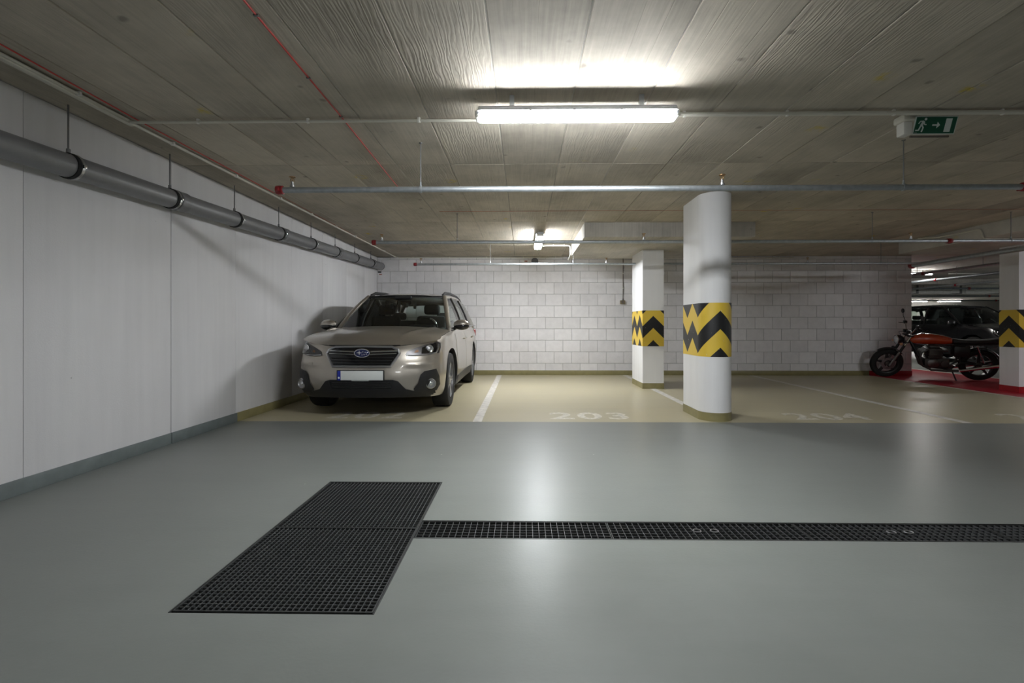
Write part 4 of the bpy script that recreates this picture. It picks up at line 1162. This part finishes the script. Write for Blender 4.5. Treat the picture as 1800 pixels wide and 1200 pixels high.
# ------------------------------------------------------------------ motorcycle (local: x forwards, y to its left, z up)
t = thing('motorcycle', 'black motorcycle with an orange red tank leaning on its side stand', 'motorcycle', (8.86, 9.62, .004), (R(-7), 0, R(153.8)))
WBM, RWM = 1.45, .305
def bike_wheel(cx, wid, M, rotor):
    h = wid / 2
    w = MB().lathe([(.215, -h * .8), (.26, -h), (.285, -h * .85), (.300, -h * .45), (.305, 0), (.300, h * .45), (.285, h * .85), (.26, h), (.215, h * .8), (.212, 0)], (cx, 0, RWM), 'y', 40, closed=True).xf(M).build('wheel', 'rubber_black', t)
    MB().lathe([(.216, -.045), (.219, 0), (.216, .045), (.198, .038), (.194, 0), (.198, -.038)], (cx, 0, RWM), 'y', 36, closed=True).xf(M).build('rim', 'bike_black', w)
    mb = MB()
    for k in range(5):
        g = 2 * PI * k / 5 + .3; c, d = math.cos(g), math.sin(g); P = []
        for r_, hw in ((.03, .030), (.20, .016)):
            for e in (-1, 1): P.append((cx + r_ * c - e * hw * d, RWM + r_ * d + e * hw * c))
        P = [P[0], P[1], P[3], P[2]]
        mb.quadbox([(p[0], -.022, p[1]) for p in P] + [(p[0], .022, p[1]) for p in P])
    mb.xf(M).build('spokes', 'bike_black', w)
    MB().lathe([(0, -.06), (.045, -.055), (.05, 0), (.045, .055), (0, .06)], (cx, 0, RWM), 'y', 18).xf(M).build('hub', 'engine_metal', w)
    if rotor: MB().lathe([(.07, .062), (.125, .062), (.125, .067), (.07, .067)], (cx, 0, RWM), 'y', 30, closed=True).xf(M).build('brake_disc', 'dim_silver', w)
I4 = Matrix.Identity(4)
bike_wheel(0, .115, I4, False)
rk = R(27); pv = Vector((1.10, 0, .82)); axis = Vector((-math.sin(rk), 0, math.cos(rk)))
ST = Matrix.Translation(pv) @ Matrix.Rotation(R(16), 4, axis) @ Matrix.Translation(-pv)
bike_wheel(WBM, .095, ST, True)
def part(mb, name, m, parent=t, steer=False, label=None):
    if steer: mb.xf(ST)
    return mb.build(name, m, parent, label=label)
# fork
for s in (-1, 1):
    y = s * .095
    fk = part(MB().tube([(1.085, y, .90), (1.30, y, .50)], .017, 10), 'fork_tube', 'chrome', steer=True)
    part(MB().tube([(1.285, y, .53), (1.435, y * .95, .265)], .025, 10), 'fork_leg', 'dim_silver', fk, True)
    part(MB().tube([(1.20, y, .69), (1.275, y, .545)], .026, 10), 'fork_gaiter', 'bike_black', fk, True)
for dz, nm in ((.0, 'lower_yoke'), (.13, 'upper_yoke')):
    part(MB().rbox(1.06 + .06 - dz * .5, 1.16 + .06 - dz * .5, -.12, .12, .74 + dz, .765 + dz, .01), nm, 'bike_black', steer=True)
def fender(cx, r, a0, a1, w, steep=1.0):
    def fn(a, b):
        g = R(lerp(a0, a1, a)); y = lerp(-w, w, b); k = r - .02 * (2 * b - 1) ** 2
        return (cx + k * math.cos(g), y, RWM + k * math.sin(g))
    return MB().grid(fn, 16, 6)
part(fender(WBM, .335, 55, 150, .06), 'front_fender', 'bike_black', steer=True)
part(fender(0, .345, 20, 175, .075), 'rear_fender', 'bike_black')
# headlight, gauges, bars, mirrors
hd = part(MB().lathe([(0, -.12), (.05, -.11), (.085, -.05), (.092, .0), (.092, .02), (.084, .022)], (1.29, 0, .80), 'x', 24), 'headlight', 'bike_black', steer=True)
part(MB().lathe([(.084, .018), (.075, .028), (.04, .036), (0, .038)], (1.29, 0, .80), 'x', 24), 'lens', 'chrome', hd, True)
part(MB().lathe([(.086, .014), (.096, .016), (.096, .026), (.084, .028)], (1.29, 0, .80), 'x', 24, closed=True), 'bezel', 'chrome', hd, True)
for s in (-1, 1):
    part(MB().lathe([(0, 0), (.035, .0), (.04, .02), (.04, .06), (0, .065)], (1.13, s * .055, .93), 'z', 18), 'gauge', 'bike_black', steer=True)
    part(MB().lathe([(0, 0), (.022, 0), (.026, .03), (0, .04)], (1.27, s * .15, .74), 'x', 12), 'front_indicator', 'amber', steer=True)
hb = part(MB().tube([(1.00, -.36, 1.06), (1.06, -.22, 1.10), (1.09, -.10, .95), (1.09, .10, .95), (1.06, .22, 1.10), (1.00, .36, 1.06)], .012, 10), 'handlebar', 'chrome', steer=True)
for s in (-1, 1):
    part(MB().tube([(1.03, s * .27, 1.088), (.985, s * .39, 1.052)], .019, 10), 'grip', 'bike_black', hb, True)
    part(MB().tube([(1.06, s * .22, 1.09), (1.12, s * .30, 1.075), (1.10, s * .38, 1.055)], .006, 6), 'lever', 'bike_black', hb, True)
    part(MB().rbox(1.03, 1.09, s * .23 - .03, s * .23 + .03, 1.07, 1.13, .012), 'switch_box', 'bike_black', hb, True)
    mr = part(MB().tube([(1.04, s * .25, 1.10), (1.07, s * .30, 1.22), (1.06, s * .33, 1.28)], .006, 6), 'mirror_stalk', 'bike_black', steer=True)
    part(MB().lathe([(0, -.012), (.045, -.01), (.05, .0), (.046, .008), (0, .008)], (1.06, s * .35, 1.31), 'x', 18), 'mirror', 'bike_black', mr, True)
part(MB().tube([(1.10, .05, .96), (1.22, .12, .90), (1.20, .06, .70), (1.30, .09, .50)], .006, 6), 'brake_hose', 'bike_black', steer=True)
part(MB().tube([(1.08, -.05, .96), (1.20, -.14, .92), (1.12, -.1, .72)], .006, 6), 'clutch_cable', 'bike_black', steer=True)
# tank
TK = [(.40, .06, .735, .80), (.44, .125, .715, .845), (.56, .145, .70, .885), (.74, .150, .70, .915), (.90, .135, .705, .915), (1.01, .105, .715, .88), (1.07, .055, .735, .83)]
mb = MB()
for x, hw, z0, z1 in TK:
    zc_, hh = (z0 + z1) / 2, (z1 - z0) / 2
    for k in range(20):
        g = 2 * PI * k / 20; c, d = math.cos(g), math.sin(g)
        mb.v.append((x, hw * math.copysign(abs(c) ** .7, c), zc_ + hh * math.copysign(abs(d) ** .75, d)))
for i in range(len(TK) - 1):
    for k in range(20): mb.face((i * 20 + k, i * 20 + (k + 1) % 20, (i + 1) * 20 + (k + 1) % 20, (i + 1) * 20 + k))
mb.face(range(20)); mb.face([(len(TK) - 1) * 20 + k for k in range(20)])
tk = part(mb, 'tank', 'tank_orange', label='glossy orange red fuel tank')
part(MB().lathe([(.034, -.01), (.036, .01), (.028, .016), (0, .018)], (.86, 0, .915), 'z', 18), 'filler_cap', 'chrome', tk)
part(MB().tube([(.42, .128, .722), (.60, .148, .708), (.80, .150, .706), (1.0, .112, .718)], .006, 6), 'tank_edge', 'dim_silver', tk)
# seat and tail
mb = MB()
SE = [(-.33, .085, .80, .845), (-.25, .11, .755, .83), (-.10, .125, .74, .80), (.12, .13, .73, .79), (.30, .115, .725, .80), (.41, .09, .725, .82)]
for x, hw, z0, z1 in SE:
    for k in range(16):
        g = 2 * PI * k / 16; c, d = math.cos(g), math.sin(g)
        mb.v.append((x, hw * math.copysign(abs(c) ** .6, c), (z0 + z1) / 2 + (z1 - z0) / 2 * math.copysign(abs(d) ** .6, d)))
for i in range(len(SE) - 1):
    for k in range(16): mb.face((i * 16 + k, i * 16 + (k + 1) % 16, (i + 1) * 16 + (k + 1) % 16, (i + 1) * 16 + k))
mb.face(range(16)); mb.face([(len(SE) - 1) * 16 + k for k in range(16)])
part(mb, 'seat', 'seat_vinyl')
part(MB().rbox(-.40, -.30, -.05, .05, .72, .79, .015), 'tail_lamp', 'tail_red')
for s in (-1, 1): part(MB().lathe([(0, -.03), (.02, -.025), (.026, .02), (0, .025)], (-.33, s * .13, .72), 'x', 12), 'rear_indicator', 'satin_silver')
part(MB().rbox(-.47, -.455, -.09, .09, .48, .66, .004), 'number_plate', 'plate_white')
# frame
for s in (-1, 1):
    y = s * .10
    part(MB().tube([(1.08, s * .03, .80), (.96, y, .52), (.86, y, .26), (.45, y, .22), (.28, y, .36)], .018, 8), 'frame_cradle', 'bike_black')
    part(MB().tube([(1.06, s * .03, .82), (.70, s * .08, .71), (.36, y, .70), (-.32, y, .73)], .018, 8), 'frame_rail', 'bike_black')
    part(MB().tube([(.36, y, .70), (.30, y, .38)], .016, 8), 'frame_post', 'bike_black')
    part(MB().tube([(.30, s * .09, .36), (0, s * .095, RWM)], .020, 8), 'swingarm', 'bike_black')
    sh = part(MB().tube([(-.05, s * .12, .36), (.06, s * .125, .68)], .016, 8), 'shock', 'chrome')
    part(MB().tube([(-.03 + .006 * math.cos(g) + .07 * k / 60, s * .122 + .026 * math.sin(g), .42 + .22 * k / 60) for k, g in [(k, 2 * PI * k / 8) for k in range(60)]], .005, 5), 'spring', 'bike_black', sh)
    part(MB().rbox(.16, .40, s * .115 - .012, s * .115 + .012, .47, .68, .02), 'side_cover', 'bike_black')
    part(MB().tube([(.42, s * .10, .30), (.40, s * .24, .30)], .014, 8), 'footpeg', 'bike_black')
# engine
part(MB().rbox(.46, .86, -.15, .15, .24, .44, .04), 'crankcase', 'engine_metal')
for s in (-1, 1):
    part(MB().lathe([(0, 0), (.085, 0), (.092, .015), (.07, .032), (0, .036)] if s > 0 else [(0, 0), (.085, 0), (.092, -.015), (.07, -.032), (0, -.036)], (.72, s * .15, .345), 'y', 22), 'engine_cover', 'dim_silver')
    part(MB().lathe([(0, 0), (.065, 0), (.065, .02), (0, .026)] if s > 0 else [(0, 0), (.065, 0), (.065, -.02), (0, -.026)], (.54, s * .15, .335), 'y', 20), 'sprocket_cover', 'engine_metal')
cyl = part(MB().rbox(.60, .80, -.20, .20, .44, .64, .015), 'cylinder_block', 'engine_metal')
for k in range(7): part(MB().rbox(.585, .815, -.215, .215, .455 + k * .026, .465 + k * .026, .003), 'cooling_fin', 'engine_metal', cyl)
part(MB().rbox(.62, .79, -.17, .17, .64, .695, .02), 'cylinder_head', 'engine_metal', cyl)
for y in (-.14, -.05, .05, .14):
    part(MB().tube([(.80, y, .60), (.90, y, .56), (.93, y, .44), (.88, y, .28), (.74, y * 1.05, .205)], .019, 10), 'exhaust_header', 'engine_metal')
    part(MB().tube([(.60, y, .58), (.50, y, .60)], .024, 10), 'carburettor', 'engine_metal')
for s in (-1, 1):
    sl_ = part(MB().tube([(.33, s * .19, .212), (.20, s * .195, .235), (-.05, s * .20, .290), (-.26, s * .20, .335)], [.026, .030, .034, .032], 14), 'silencer', 'chrome')
    part(MB().tube([(.76, s * .15, .205), (.52, s * .165, .20), (.34, s * .188, .211)], .023, 12), 'exhaust_pipe', 'engine_metal', sl_)
part(MB().tube([(.44, .12, .24), (.38, .26, -.0), (.36, .30, -.03)], .013, 8), 'side_stand', 'bike_black')
part(MB().lathe([(0, .0), (.03, 0), (.03, .02), (0, .02)], (1.33, -.05, .62), 'y', 12), 'horn', 'bike_black')
part(MB().tube([(.0, -.10, RWM + .09), (.54, -.10, .395)], .008, 6), 'chain', 'engine_metal')
